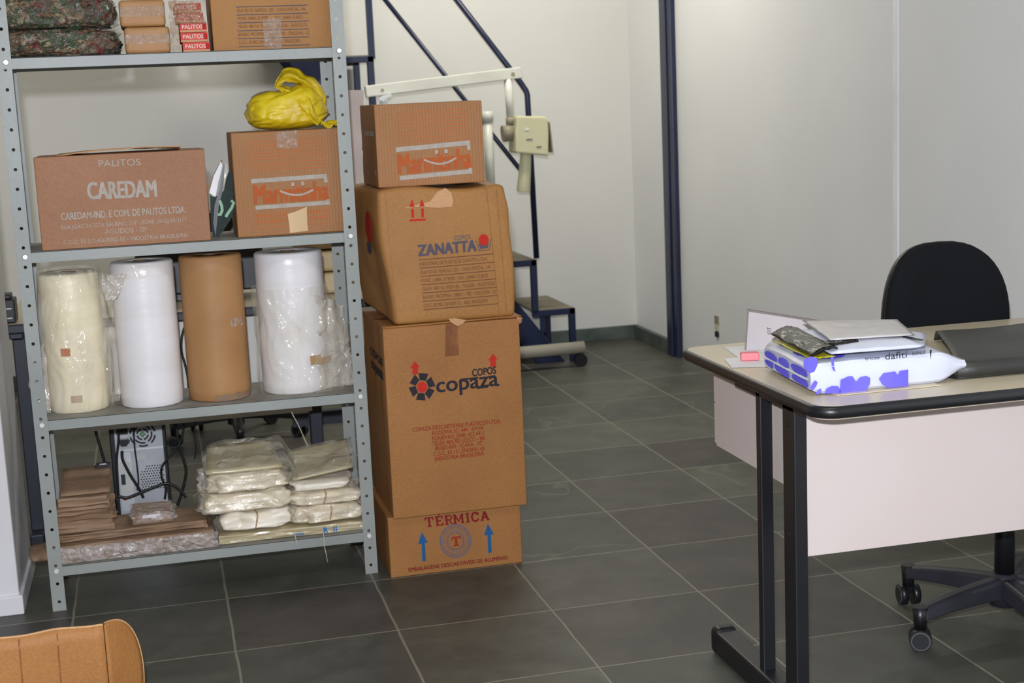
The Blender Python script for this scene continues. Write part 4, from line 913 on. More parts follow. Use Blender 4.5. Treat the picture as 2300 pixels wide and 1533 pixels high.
cable('black cable along the left edge of the computer back plate', [(266, 955), (266, 990), (262, 1030), (264, 1080), (266, 1110)], 4.955, 0.004)
cable('black cable drooping across the vent of the computer towards the right', [(264, 1113), (285, 1117), (310, 1108), (345, 1094), (375, 1085), (400, 1097), (418, 1116)], 4.94, 0.005)
cable('black cable hanging right of the computer tower', [(396, 945), (399, 985), (412, 1030), (418, 1060), (410, 1100), (398, 1135)], 4.97, 0.005)
cable('black cable looping beside the right edge of the computer', [(414, 945), (408, 985), (390, 1015), (365, 1045), (363, 1070), (372, 1095), (370, 1120)], 4.95, 0.004)
cable('thin dark cable hanging behind the top sheets of the left bag pile', [(440, 945), (436, 975), (440, 1000), (437, 1030)], 5.0, 0.0025)
cable('black cable looping down the white desk panel between two rolls', [(414, 735), (408, 760), (408, 790), (416, 820), (422, 850), (424, 885)], 4.74, 0.004)
cable('black cable hanging down the wall at the left of the shelving unit', [(3, 712), (4, 760), (5, 830), (18, 870), (24, 905), (17, 950)], 4.62, 0.004)
cable('pale thin cord hanging under the third shelf beside the rear desk leg', [(648, 898), (655, 925), (668, 950), (682, 980), (694, 1006)], 4.428, 0.0015, 'cable_white')
# things on the rear desk
t = thing('computer_monitor', 'black computer monitor on the rear desk, seen between the rolls', 'monitor', (0.18, 5.0, 0.74))
b = B(); b.box(-0.07, 0.345, 4.96, 5.10, 0.765, 1.03, 'black'); b.build('screen_body', t, bevel=0.006)
b = B(); b.box(0.02, 0.27, 4.97, 5.12, 0.741, 0.766, 'black'); b.build('stand', t, bevel=0.003)
t = thing('box_stack', 'cream boxes piled on the right end of the rear desk', 'box stack', (0.54, 4.95, 0.74))
for k in range(3): b = B(); b.box(0.45, 0.61, 4.87, 5.05, 0.742 + k * 0.075, 0.742 + k * 0.075 + 0.07, 'brass'); b.build('small_box', t, bevel=0.012)
t = thing('power_adapter', 'black electrical box on the left end of the rear desk beside the wall', 'electrical box', (-0.47, 4.76, 0.74))
b = B(); b.box(-0.53, -0.44, 4.73, 4.82, 0.741, 0.815, 'black'); b.box(-0.525, -0.45, 4.74, 4.81, 0.815, 0.83, 'black'); b.build('housing', t, bevel=0.004)
b = B()
for zz in (0.755, 0.785): b.box(-0.49, -0.45, 4.728, 4.731, zz, zz + 0.004, 'silver')
b.build('metal_strips', t)

# office chairs
def office_chair(label, cx, cy, rot, back_y, group, seat_z=0.45, back=True, bx=None):
    t = thing('office_chair', label, 'office chair', (cx, cy, 0), group)
    for k in range(5):
        a = rot + k * 2 * PI / 5; d = Vector((math.cos(a), math.sin(a), 0)); sd = Vector((-d.y, d.x, 0)); R = 0.268
        b = B(); vs = []; n = 10
        for i in range(n + 1):
            f = i / n; r_ = 0.022 + (R - 0.022) * f
            zt = 0.135 - 0.030 * f ** 1.6; h = 0.052 - 0.022 * f; wd = 0.027 - 0.006 * f
            p = Vector((cx, cy, 0)) + d * r_
            for (s_, z) in ((-1, zt - h), (-0.8, zt - 0.008), (-0.5, zt), (0.5, zt), (0.8, zt - 0.008), (1, zt - h)): vs.append(p + sd * (s_ * wd) + Vector((0, 0, z)))
        fs = [(i * 6 + j, i * 6 + (j + 1) % 6, (i + 1) * 6 + (j + 1) % 6, (i + 1) * 6 + j) for i in range(n) for j in range(6)] + [tuple(range(6)), tuple(n * 6 + j for j in range(6))]
        b.add(vs, fs, 'dust_black', False); arm = b.build('base_arm', t, bevel=0.004)
        p = Vector((cx, cy, 0)) + d * (R + 0.002)
        ca = a + 0.9; ax = Vector((math.cos(ca), math.sin(ca), 0))
        b = B()
        b.cyl(p + Vector((0, 0, 0.052)), p + Vector((0, 0, 0.108)), 0.015, 0.019, 'black', 16)
        for s_ in (-1, 1): b.cyl(p + ax * (0.008 * s_) + Vector((0, 0, 0.0275)), p + ax * (0.026 * s_) + Vector((0, 0, 0.0275)), 0.0275, 0.0265, 'black', 28)
        for s_ in (-1, 1): b.cyl(p + ax * (0.0255 * s_) + Vector((0, 0, 0.0275)), p + ax * (0.0268 * s_) + Vector((0, 0, 0.0275)), 0.0235, 0.0225, 'rim', 28); b.cyl(p + ax * (0.0262 * s_) + Vector((0, 0, 0.0275)), p + ax * (0.0274 * s_) + Vector((0, 0, 0.0275)), 0.0205, 0.020, 'black', 28)
        b.box(p.x - 0.010, p.x + 0.010, p.y - 0.010, p.y + 0.010, 0.03, 0.056, 'black')
        b.build('caster', t)
    b = B(); b.cyl((cx, cy, 0.062), (cx, cy, 0.145), 0.036, 0.030, 'dust_black', 24); b.cyl((cx, cy, 0.145), (cx, cy, 0.40), 0.0245, 0.0245, 'black', 24); b.cyl((cx, cy, 0.36), (cx, cy, seat_z - 0.03), 0.014, 0.014, 'black', 16); b.build('column', t)
    sgn = 1 if back_y > cy else -1
    b = B(); vs = []; n = 40
    def outline(k, ins): 
        a = 2 * PI * k / n; c, s_ = math.cos(a), math.sin(a)
        return (0.215 - ins) * math.copysign(abs(c) ** 0.6, c), (0.205 - ins) * math.copysign(abs(s_) ** 0.6, s_)
    prof = [(0.03, -0.035), (0.006, -0.026), (0.0, -0.005), (0.004, 0.015), (0.02, 0.026), (0.06, 0.030), (0.19, 0.030)]
    for ins, z in prof:
        for k in range(n): ox, oy = outline(k, ins); vs.append((cx + ox, cy + oy, seat_z + z))
    fs = [(i * n + k, i * n + (k + 1) % n, (i + 1) * n + (k + 1) % n, (i + 1) * n + k) for i in range(len(prof) - 1) for k in range(n)] + [tuple(reversed(range(n))), tuple((len(prof) - 1) * n + k for k in range(n))]
    b.add(vs, fs, 'fabric', True); b.build('seat', t)
    # backrest: rounded top, wider foot, slightly hollow
    bx = cx if bx is None else bx; zb, zt = 0.60, 0.942; H = zt - zb
    pts = []
    for i in range(48):
        a = 2 * PI * i / 48; c, s_ = math.cos(a), math.sin(a)
        if s_ >= 0: x = 0.180 * math.copysign(abs(c) ** 0.72, c); z = zb + 0.13 + (H - 0.13) * abs(s_) ** 0.90
        else: x = (0.180 + 0.006 * s_) * math.copysign(abs(c) ** 0.5, c); z = zb + 0.13 - 0.13 * abs(s_) ** 0.6
        pts.append((x, z))
    def dep(x): return sgn * (-0.045 * (x / 0.19) ** 2)
    b = B(); lay = [(0.97, 0.018), (1.0, 0.004), (0.985, -0.014), (0.93, -0.024), (0.6, -0.030), (0.2, -0.032)]
    vs = []; n = len(pts); zc = (zb + zt) / 2
    for s_, o in lay:
        for x, z in pts: xx = x * s_; vs.append((bx + xx, back_y + dep(xx) + sgn * o, zc + (z - zc) * s_))
    fs = [(i * n + k, i * n + (k + 1) % n, (i + 1) * n + (k + 1) % n, (i + 1) * n + k) for i in range(len(lay) - 1) for k in range(n)] + [tuple(reversed(range(n))), tuple((len(lay) - 1) * n + k for k in range(n))]
    b.add(vs, fs, 'fabric', True); br = b.build('backrest', t)
    b = B(); vs = []
    for s_, o in ((0.2, 0.034), (0.85, 0.034), (0.985, 0.026), (1.005, 0.012), (1.005, 0.003), (0.99, 0.001)):
        for x, z in pts: xx = x * s_; vs.append((bx + xx, back_y + dep(xx) + sgn * o, zc + (z - zc) * s_))
    fs = [(i * n + k, i * n + (k + 1) % n, (i + 1) * n + (k + 1) % n, (i + 1) * n + k) for i in range(5) for k in range(n)] + [tuple(range(n))]
    b.add(vs, fs, 'black', True); b.build('back_shell', br)
    b = B(); b.bar((bx, back_y + sgn * 0.045, 0.70), (bx, back_y + sgn * 0.045, seat_z - 0.04), 0.05, 0.008, 'black', (0, 1, 0)); b.bar((bx, back_y + sgn * 0.045, seat_z - 0.04), (cx, cy, seat_z - 0.04), 0.05, 0.008, 'black'); b.build('back_support', t)
    return t
GC = 'black office chairs'
office_chair('black fabric office chair with rounded back tucked behind the beige front desk', 1.99, 3.10, math.radians(120), 3.44, GC, bx=2.003)
office_chair('black office chair behind the rear desk, its star base seen under the third shelf', 0.27, 6.12, math.radians(54), 6.42, GC)
b = B(); b.tube([(0.30 + 0.055 * math.cos(a), 5.78 + 0.05 * math.sin(a), 0.008) for a in (2 * PI * i / 24 for i in range(25))], 0.008, 'orange', 8)
tag(b.build('hose_ring'), 'orange ring of hose lying on the floor behind the left bag pile', 'hose')
# leaning board behind the floor stack
b = B(); y0 = 4.95
b.prism([(0.60, 0.742), (0.655, 0.742), (0.704, 1.20), (0.722, 1.412), (0.60, 1.416)], y0 - 0.009, y0 + 0.009, 'board')
tag(b.build('board', bevel=0.002), 'pinkish-beige board standing upright on the rear desk behind the topmost ribbed carton', 'board')

# ================================================================== STAIRS
st = thing('metal_staircase', 'steep navy blue steel staircase with wooden treads and tube handrail against the back wall', 'staircase', (1.4, 7.4, 0))
SY0, SY1 = 7.17, 7.66; RUN, RISE = 0.1946, 0.263
for k in range(7):
    xr = 2.077 - RUN * k; z = 0.281 + RISE * k; xl = xr - 0.225
    b = B(); b.box(xl, xr - 0.012, SY0 - 0.012, SY1, z - 0.006, z + 0.004, 'tread'); b.build('tread', st)
    for yy in (SY0, SY1):
        b = B(); b.bar((xl, yy, z - 0.016), (xr, yy, z - 0.016), 0.032, 0.032, 'navy')
        zl = z - RISE if k else 0.0
        if k == 0: b.bar((xr - 0.016, yy, 0.0), (xr - 0.016, yy, z), 0.032, 0.032, 'navy', (0, 1, 0))
        else: b.bar((xr - 0.016, yy, zl - 0.012), (xr - 0.016, yy, z), 0.032, 0.032, 'navy', (0, 1, 0))
        b.build('step_frame', st, bevel=0.003)
    b = B(); b.bar((xl + 0.05, SY0, z - 0.02), (xl + 0.05, SY0, z - 0.115), 0.02, 0.02, 'navy', (0, 1, 0)); b.build('tread_bracket', st)
for yy in (SY0 + 0.02, SY1 - 0.02):
    b = B(); dx, dz = -RUN, RISE; L = 8.2
    up = Vector((1.9, 0, 0.0)); hw = 0.165
    b.prism([(1.87, 0.0), (2.02, 0.0), (2.02 - RUN * L, RISE * L), (1.87 - RUN * L, RISE * L)], yy - 0.012, yy + 0.012, 'navy'); b.build('stringer', st, bevel=0.003)
HY = SY0
b = B(); Rr = 0.017
b.tube([(1.885, HY, 0.55), (1.872, HY, 1.375), (1.866, HY, 1.395), (1.840, HY, 1.436), (1.30, HY, 2.165)], Rr, 'navy', 4); b.build('handrail', st)
b = B(); b.tube([(1.878, HY, 0.925), (1.818, HY, 1.006), (1.10, HY, 1.965)], Rr * 0.9, 'navy', 4); b.build('middle_rail', st)
b = B(); b.box(1.082, 1.112, HY - 0.015, HY + 0.015, 1.58, 2.44, 'navy'); b.build('rail_post', st)

# ================================================================== X-RAY UNIT
xr_ = thing('xray_machine', 'ivory mobile dental x-ray unit with long jointed arm in front of the stairs', 'x-ray machine', (1.7, 7.0, 0))
y = 7.0
b = B(); b.bar((1.03, y, 1.423), (1.80, y, 1.484), 0.04, 0.055, 'white_metal'); b.build('arm', xr_, bevel=0.005)
b = B(); b.cyl((1.755, y - 0.022, 1.477), (1.755, y + 0.022, 1.477), 0.010, 0.010, 'cream_dark', 16); b.build('pivot_bolt', xr_)
b = B(); b.cyl((1.11, y - 0.022, 1.427), (1.11, y + 0.022, 1.427), 0.008, 0.008, 'cream_dark', 16); b.build('pivot_bolt', xr_)
b = B(); b.cyl((1.115, y, 0.10), (1.115, y, 1.36), 0.030, 0.030, 'white_metal'); b.cyl((1.115, y, 1.35), (1.115, y, 1.405), 0.018, 0.018, 'silver_light'); b.bar((1.09, y - 0.03, 1.385), (1.15, y - 0.03, 1.405), 0.008, 0.016, 'silver_light'); b.build('column', xr_)
b = B(); b.cyl((1.622, y, 0.90), (1.622, y, 1.26), 0.0225, 0.0225, 'white_metal'); b.cyl((1.622, y, 1.255), (1.622, y, 1.305), 0.028, 0.027, 'white_metal', 28); b.bar((1.115, y, 0.92), (1.622, y, 0.92), 0.04, 0.04, 'white_metal'); b.build('side_tube', xr_)
b = B(); b.box(0.90, 1.035, 6.93, 7.07, 0.70, 1.147, 'white_paper'); b.build('control_box', xr_, bevel=0.03, seg=4)
b = B(); b.cyl((1.733, y, 1.455), (1.738, y, 1.255), 0.020, 0.019, 'white_metal', 24); b.cyl((1.737, y, 1.27), (1.739, y, 1.235), 0.024, 0.024, 'cream_dark', 20); b.build('drop_tube', xr_)
hd = B()   # tube head: rounded top, flat wedge front
pts = [(1.752, 1.270), (1.765, 1.276), (1.895, 1.268), (1.910, 1.255), (1.912, 1.190), (1.905, 1.075), (1.740, 1.098), (1.742, 1.19)]
hd.prism(pts, 6.93, 7.08, 'cream_plastic'); head = hd.build('tube_head', xr_, bevel=0.014, seg=3)
b = B(); b.box(1.795, 1.826, 6.927, 6.931, 1.158, 1.163, 'ink_bluegrey'); b.box(1.845, 1.870, 6.927, 6.931, 1.120, 1.125, 'ink_bluegrey'); b.box(1.79, 1.81, 6.927, 6.931, 1.205, 1.214, 'white_paper'); b.build('control_marks', head)
b = B(); b.cyl((1.694, y, 1.192), (1.750, y, 1.197), 0.040, 0.041, 'cream_dark', 28); b.build('joint_knob', xr_)
b = B(); b.cyl((1.808, y, 1.09), (1.788, y, 0.905), 0.027, 0.034, 'cream_plastic', 28); b.build('aiming_cone', xr_, bevel=0.002)
b = B(); b.obox((1.926, y, 1.165), (0.0035, 0, 0.0005), (0, 0.055, 0), (-0.006, 0, 0.075), 'cream_dark'); b.cyl((1.905, y, 1.18), (1.925, y, 1.18), 0.015, 0.015, 'cream_dark', 16); b.build('side_handle', xr_, bevel=0.003)
b = B(); b.cyl((1.05, y, 0.097), (2.07, y, 0.099), 0.031, 0.031, 'grey_enamel', 24); b.cyl((1.115, 6.65, 0.097), (1.115, 7.12, 0.097), 0.03, 0.03, 'grey_enamel', 24); b.build('base_bar', xr_)
for (cx, cy) in ((2.05, y), (1.08, 6.68), (1.08, 7.10)):
    b = B(); b.cyl((cx, cy - 0.014, 0.034), (cx, cy + 0.014, 0.034), 0.034, 0.034, 'black', 24); b.box(cx - 0.012, cx + 0.012, cy - 0.018, cy + 0.018, 0.035, 0.075, 'black'); b.build('caster', xr_)

# ================================================================== FRONT DESK
dk = thing('desk', 'beige laminate desk with rounded black edge and black steel legs in the foreground', 'desk', (1.8, 2.95, 0))
DX0, DX1, DY0, DY1, DZ = 1.226, 2.50, 2.556, 3.345, 0.74
def rrect(x0, x1, y0, y1, r, n=8):
    pts = []
    for cx, cy, a in ((x1 - r, y1 - r, 0), (x0 + r, y1 - r, 90), (x0 + r, y0 + r, 180), (x1 - r, y0 + r, 270)):
        for i in range(n + 1): t = math.radians(a + 90 * i / n); pts.append((cx + r * math.cos(t), cy + r * math.sin(t)))
    return pts
RC = 0.055
b = B(); o_ = rrect(DX0 + 0.012, DX1 - 0.012, DY0 + 0.012, DY1 - 0.012, RC - 0.012); n = len(o_)
b.add([(x, y_, DZ - 0.027) for x, y_ in o_] + [(x, y_, DZ) for x, y_ in o_], [tuple(range(n, 2 * n))] + [(i, (i + 1) % n, n + (i + 1) % n, n + i) for i in range(n)], 'laminate')
b.add([(x, y_, DZ - 0.0272) for x, y_ in o_], [tuple(reversed(range(n)))], 'panel_edge'); b.build('desk_top', dk)
b = B(); vs = []; prof = [(0.012, 0.0), (0.006, -0.001), (0.0015, -0.006), (0.0, -0.0125), (0.0015, -0.019), (0.006, -0.024), (0.012, -0.025)]
for ins, z in prof: vs += [(x, y_, DZ + z) for x, y_ in rrect(DX0 + ins, DX1 - ins, DY0 + ins, DY1 - ins, RC - ins)]
b.add(vs, [(i * n + k, i * n + (k + 1) % n, (i + 1) * n + (k + 1) % n, (i + 1) * n + k) for i in range(len(prof) - 1) for k in range(n)], 'black', True); b.build('edge_band', dk)
b = B(); b.box(1.292, 2.44, 2.752, 2.77, 0.374, DZ - 0.028, 'panel'); b.build('front_panel', dk, bevel=0.001)
for lx in (1.258, 2.44):
    for (ya, yb) in ((2.735, 2.793), (2.910, 2.934)):
        b = B(); b.box(lx, lx + 0.030, ya, yb, 0.03, DZ - 0.03, 'black_metal'); b.build('leg', dk, bevel=0.003)
    b = B(); b.box(lx - 0.013, lx + 0.043, 2.60, 3.17, 0.006, 0.062, 'black_metal'); ft = b.build('foot', dk, bevel=0.006, seg=3)
    b = B(); b.box(lx - 0.015, lx + 0.045, 3.165, 3.205, 0.0, 0.070, 'black'); b.build('foot_cap', ft, bevel=0.016, seg=4)
    b = B(); b.box(lx, lx + 0.03, 2.70, 3.05, DZ - 0.045, DZ - 0.028, 'black_metal'); b.build('top_rail', dk)
    for zz in (0.665, 0.425):
        if lx < 2: b = B(); b.cyl((lx - 0.0015, 2.764, zz), (lx, 2.764, zz), 0.006, 0.007, 'bolt_dark', 14); b.build('screw', dk)
b = B(); b.box(1.300, 1.318, 2.83, 3.275, 0.500, DZ - 0.028, 'panel'); b.box(1.318, 1.66, 2.83, 3.275, 0.500, 0.516, 'panel'); b.box(1.66, 1.678, 2.83, 3.275, 0.500, DZ - 0.028, 'panel'); b.box(1.318, 1.66, 2.83, 2.846, 0.516, DZ - 0.028, 'panel'); b.build('drawer_box', dk)
for k in range(2):
    z0 = 0.503 + 0.103 * k
    b = B(); b.box(1.302, 1.676, 3.275, 3.292, z0, z0 + 0.100, 'panel'); dr = b.build('drawer', dk, bevel=0.002)
    b = B(); b.box(1.43, 1.55, 3.292, 3.308, z0 + 0.045, z0 + 0.057, 'black'); b.build('handle', dr, bevel=0.004)

# ------------------------------------------------------------------ things on the front desk
Z = 0.7405
# papers
for k, (pp, lb) in enumerate(((((1.30, 3.10), (1.44, 3.06), (1.46, 3.26), (1.33, 3.29)), 'sheet of white paper under the back of the leaning board on the front desk'), (((1.243, 3.03), (1.36, 2.99), (1.40, 3.12), (1.27, 3.14)), 'sheet of white paper in front of the pink eraser, at the desk edge'))):
    b = B(); b.add([(x, y_, Z + 0.0003 + 0.0006 * k) for x, y_ in pp] , [(0, 1, 2, 3)], 'white_paper'); tag(b.build('paper_sheet', solid=0.0004), lb, 'paper', 'papers on the front desk')
b = B(); b.obox((1.315, 3.095, Z + 0.011), (0.020, -0.006, 0), (0.004, 0.013, 0), (0, 0, 0.009), 'pink'); tag(b.build('eraser', bevel=0.003, seg=3), 'small pink eraser on the front desk left of the violet and white parcel', 'eraser')
b = B(); b.box(1.315, 1.555, 2.655, 2.80, Z, Z + 0.0055, 'tape_tan' if False else 'card_pink'); b2 = B(); b2.box(1.315, 1.55, 2.652, 2.82, Z, Z + 0.002, 'laminate'); tag(b2.build('paper_pad', bevel=0.001), 'thin cream pad of paper under the front of the violet and white parcel', 'paper pad')
# big parcel
t = thing('parcel', 'white plastic mailing parcel with violet flower print lying lowest on the front desk', 'parcel', (1.44, 2.85, Z))
PX0, PX1, PY0, PY1, PZ1 = 1.268, 1.583, 2.672, 2.985, 0.806
zb_ = Z + 0.0026
def skew(x, y_): return x + 0.028 * (y_ - PY0) / 0.31, y_
b = B(); sec = []
N = 16
def parcel_section(u):
    """outline in (y, z) at station u along the length"""
    x = PX0 + (PX1 + 0.042 - PX0) * u
    tip = smoothstep(0.80, 1.0, u)
    ya = PY0 + 0.012 * tip + 0.002 * nz(u * 6, 1, 1); yb = PY1 - 0.012 * tip
    zc = 0.778; za = zb_ + (zc - 0.014 - zb_) * tip; zt = PZ1 + (zc + 0.004 - PZ1) * tip + 0.004 * nz(u * 5, 2, 2)
    if u < 0.06: e = 1 - u / 0.06; za += 0.010 * e; zt -= 0.012 * e; ya += 0.004 * e; yb -= 0.02 * e
    r = 0.006
    o = [(ya, za + r), (ya + r, za), (yb - r, za), (yb, za + r), (yb, zt - r), (yb - r, zt)]
    m_ = 6
    for k in range(1, m_): f = k / m_; o.append((yb - r + (ya - yb + 2 * r) * f, zt + 0.004 * math.sin(PI * f) * (1 - tip) + 0.003 * nz(u * 7, f * 5, 3)))
    o += [(ya + r, zt), (ya, zt - r)]
    k0 = len(o)
    for k in range(1, 4): f = k / 4; o.append((ya - 0.002 * math.sin(PI * f) + 0.0018 * nz(u * 14, f * 4, 7), zt - r + (za - zt + 2 * r) * f))
    return [(skew(x, yy)[0], yy, zz) for yy, zz in o]
us = [0, 0.02, 0.05] + [0.05 + 0.95 * i / 34 for i in range(1, 35)]
S_ = [parcel_section(u) for u in us]; n = len(S_[0])
b.add([p for s_ in S_ for p in s_], [(i * n + k, i * n + (k + 1) % n, (i + 1) * n + (k + 1) % n, (i + 1) * n + k) for i in range(len(us) - 1) for k in range(n)] + [tuple(range(n)), tuple((len(us) - 1) * n + k for k in range(n))], 'white_poly', True)
b.build('wrapping', t, split=0.6)
y = PY0 - 0.0022
b = B()
def petal(pts_, m='violet', lift=0.0018): flat(b, pts_, y, m, lift=lift)
petal([(1887, 852), (1905, 844), (1914, 844), (1922, 856), (1931, 846), (1945, 843), (1954, 848), (1953, 862), (1945, 876), (1885, 882)])
petal([(1973, 850), (1983, 837), (2010, 833), (2015, 841), (2020, 832), (2039, 829), (2039, 866), (1992, 870), (1980, 862)])
petal([(1850, 884), (1855, 872), (1867, 866), (1880, 866), (1886, 872), (1887, 881)])
petal([(1865, 801), (1871, 800), (1873, 821), (1867, 821)]); petal([(1867, 823), (1873, 822), (1876, 835), (1870, 830)])
petal([(1818, 872), (1822, 862), (1830, 853), (1836, 858), (1832, 868), (1824, 876)]); petal([(1830, 884), (1836, 875), (1844, 871), (1844, 880), (1839, 885)])
petal([(1806, 806), (1822, 800), (1836, 805), (1835, 820), (1828, 834), (1818, 837), (1809, 828), (1803, 818)])
text(b, 'tricae', 1942, 808.5, 1975, 805.5, 7.5, y, 'ink_black', bold=0.0, lift=0.0016)
text(b, 'dafiti', 1987, 807, 2036, 802, 15, y, 'ink_black', lift=0.0016)
text(b, 'KANUI', 2048, 797.5, 2077, 794, 8, y, 'ink_black', lift=0.0016, shear=0.2)
petal([(2087, 785), (2092, 785), (2090, 798), (2089, 809)], 'black')
b.build('front_print', t)
b = B()   # violet print and folded seam on the left end
def endpt(v, w_):   # v 0 front .. 1 back, w_ 0 bottom .. 1 top
    return (skew(PX0 - 0.0022, PY0 + 0.008 + (PY1 - PY0 - 0.032) * v)[0], PY0 + 0.008 + (PY1 - PY0 - 0.032) * v, zb_ + 0.012 + (PZ1 - zb_ - 0.026) * w_)
for q in (((0.03, 0.02), (0.18, 0.0), (0.33, 0.06), (0.36, 0.25), (0.30, 0.40), (0.12, 0.42), (0.02, 0.30)), ((0.42, 0.0), (0.62, 0.0), (0.72, 0.10), (0.74, 0.40), (0.58, 0.42), (0.44, 0.36)),
          ((0.80, 0.04), (0.93, 0.10), (0.98, 0.28), (0.93, 0.40), (0.80, 0.40), (0.78, 0.2)), ((0.04, 0.60), (0.16, 0.56), (0.31, 0.58), (0.38, 0.78), (0.32, 0.98), (0.10, 1.0), (0.03, 0.84)),
          ((0.44, 0.56), (0.60, 0.56), (0.66, 0.70), (0.62, 0.96), (0.48, 1.0), (0.42, 0.80)), ((0.70, 0.60), (0.82, 0.56), (0.95, 0.60), (0.98, 0.80), (0.90, 0.98), (0.76, 0.94), (0.69, 0.78))):
    n = len(q); rr = []
    for i in range(n * 5):   # rounded outline
        k = i / 5; i0 = int(k); f = k - i0; p0, p1, p2, p3 = (Vector(q[(i0 + d) % n]) for d in (-1, 0, 1, 2))
        rr.append(0.5 * ((2 * p1) + (p2 - p0) * f + (2 * p0 - 5 * p1 + 4 * p2 - p3) * f * f + (3 * p1 - p0 - 3 * p2 + p3) * f ** 3))
    b.add([endpt(v.x, v.y) for v in rr], [tuple(range(len(rr)))], 'violet')
b.build('end_print', t)
b = B(); b.grid(lambda u, v: tuple(Vector(endpt(u, 0.44 + 0.09 * v)) + Vector((-0.004 * math.sin(PI * v) - 0.002 * nz(u * 9, v, 2), 0, 0))), 14, 3, 'white_poly'); b.build('end_seam', t)
b = B()
for pp in (((0.10, 0.2), (0.30, 0.5), (0.22, 0.9)), ((0.02, 0.5), (0.12, 0.9), (0.02, 0.95)), ((0.30, 0.05), (0.45, 0.1), (0.40, 0.5))):
    pass
b.add([(1.283 + 0.10 * (0.5 + 0.5 * math.cos(a)), 2.70 + 0.07 * (1 + math.sin(a)), PZ1 + 0.0035) for a in (2 * PI * i / 16 for i in range(16))], [tuple(range(16))], 'violet'); b.add([(1.30 + 0.05 * (1 + math.cos(a)), 2.89 + 0.04 * math.sin(a), PZ1 + 0.0035) for a in (2 * PI * i / 16 for i in range(16))], [tuple(range(16))], 'violet'); b.build('top_print', t)
# second parcel with black foil end
t = thing('parcel', 'white plastic parcel with a shiny black foil end, second layer on the front desk', 'parcel', (1.42, 2.83, 0.825))
def slab(name, par, corners, z0, z1, m, puff=0.004, nu=20, nv=14, rough=0.002, seed=0.0):
    """flat plastic envelope over four (x, y, dz) corners given anticlockwise from front left"""
    A, Bq, C, D = [Vector(c) for c in corners]
    b = B()
    def P(u, v): return (A * (1 - u) + Bq * u) * (1 - v) + (D * (1 - u) + C * u) * v
    def top(u, v):
        p = P(u, v); e = min(u, 1 - u, v, 1 - v) * 6; e = min(1, e)
        return (p.x + rough * nz(u * 6 + seed, v * 6, 1), p.y, z1 * e + (z0 + z1) / 2 * (1 - e) + p.z + puff * math.sin(PI * u) * math.sin(PI * v) + e * rough * 1.2 * nz(u * 7 + seed, v * 7, 4))
    def bot(u, v):
        p = P(u, v); e = min(1, min(u, 1 - u, v, 1 - v) * 6)
        return (p.x + rough * nz(u * 6 + seed, v * 6, 1), p.y, z0 * e + (z0 + z1) / 2 * (1 - e) + p.z)
    b.grid(top, nu, nv, m); b.grid(bot, nu, nv, m)
    bm_ = b.build(name, par); me = bm_.data; bb = bmesh.new(); bb.from_mesh(me); bmesh.ops.remove_doubles(bb, verts=bb.verts, dist=0.0004); bmesh.ops.recalc_face_normals(bb, faces=bb.faces); bb.to_mesh(me); bb.free()
    return bm_
slab('wrapping', t, ((1.316, 2.676, 0), (1.520, 2.664, 0.001), (1.600, 2.80, 0.004), (1.350, 2.985, 0.004)), 0.8135, 0.832, 'white_poly', 0.003, seed=1)
b = B(); b.grid(lambda u, v: (1.275 + 0.062 * u + 0.030 * v, 2.690 + 0.27 * v - 0.01 * (1 - u), 0.8215 + 0.013 * math.sin(PI * u * 0.75) + 0.003 * v + 0.004 * nz(u * 7, v * 5, 3)), 12, 20, 'foil'); b.build('foil_end', t, solid=0.003)
b = B(); b.grid(lambda u, v: (1.320 + 0.080 * u + 0.02 * v, 2.712 + 0.05 * v + 0.01 * u, 0.8345 + 0.0025 * math.sin(PI * v) + 0.0015 * nz(u * 9, v * 3, 3)), 12, 4, 'foil'); b.build('foil_strip', t, solid=0.002)
b = B(); b.grid(lambda u, v: (1.275 + 0.055 * u + 0.022 * v, 2.688 + 0.24 * v, 0.8150 + 0.003 * nz(u * 7, v * 6, 9)), 8, 14, 'foil_yellow'); b.build('yellow_lining', t, solid=0.001)
b = B(); b.add([(1.500, 2.72, 0.8352), (1.512, 2.745, 0.8358), (1.532, 2.688, 0.8335), (1.522, 2.682, 0.8325)], [(0, 1, 2, 3)], 'black'); b.build('black_print', t)
# top envelope
t = thing('envelope', 'pale grey plastic mailing envelope, topmost of the parcels on the front desk', 'envelope', (1.46, 2.85, 0.836))
slab('envelope_body', t, ((1.345, 2.742, 0), (1.524, 2.712, 0.001), (1.585, 2.90, 0.004), (1.400, 2.995, 0.003)), 0.8365, 0.842, 'grey_poly', 0.003, seed=6, rough=0.0022)
# leaning board with dark edge
t = thing('sign_plate', 'white-faced plate with a dark brown edge standing upright on the front desk behind the parcels', 'sign plate', (1.43, 3.2, Z))
P0 = Vector((1.358, 3.225, Z + 0.001)); P1 = Vector((1.530, 3.155, Z + 0.001)); ln = (P1 - P0); dn = Vector((-ln.y, ln.x, 0)).normalized()
lh = ln.normalized(); tl = P0 + dn * 0.018 + lh * 0.008 + Vector((0, 0, 0.096)); tr = P1 + dn * 0.012 + Vector((0, 0, 0.064))
b = B(); b.add([P0, P1, tr, tl] + [p + dn * 0.010 for p in (P0, P1, tr, tl)], [(3, 2, 1, 0), (4, 5, 6, 7), (0, 1, 5, 4), (1, 2, 6, 5), (2, 3, 7, 6), (3, 0, 4, 7)], 'brown_edge'); b.build('plate_back', t)
b = B(); q = [P0.lerp(P1, 0.02), P0.lerp(P1, 0.98), tr.lerp(tl, 0.02) - Vector((0, 0, 0.004)), tl.lerp(tr, 0.02) - Vector((0, 0, 0.005))]; b.add([p - dn * 0.0012 for p in q], [(0, 1, 2, 3)], 'plate_white'); b.build('white_face', t)
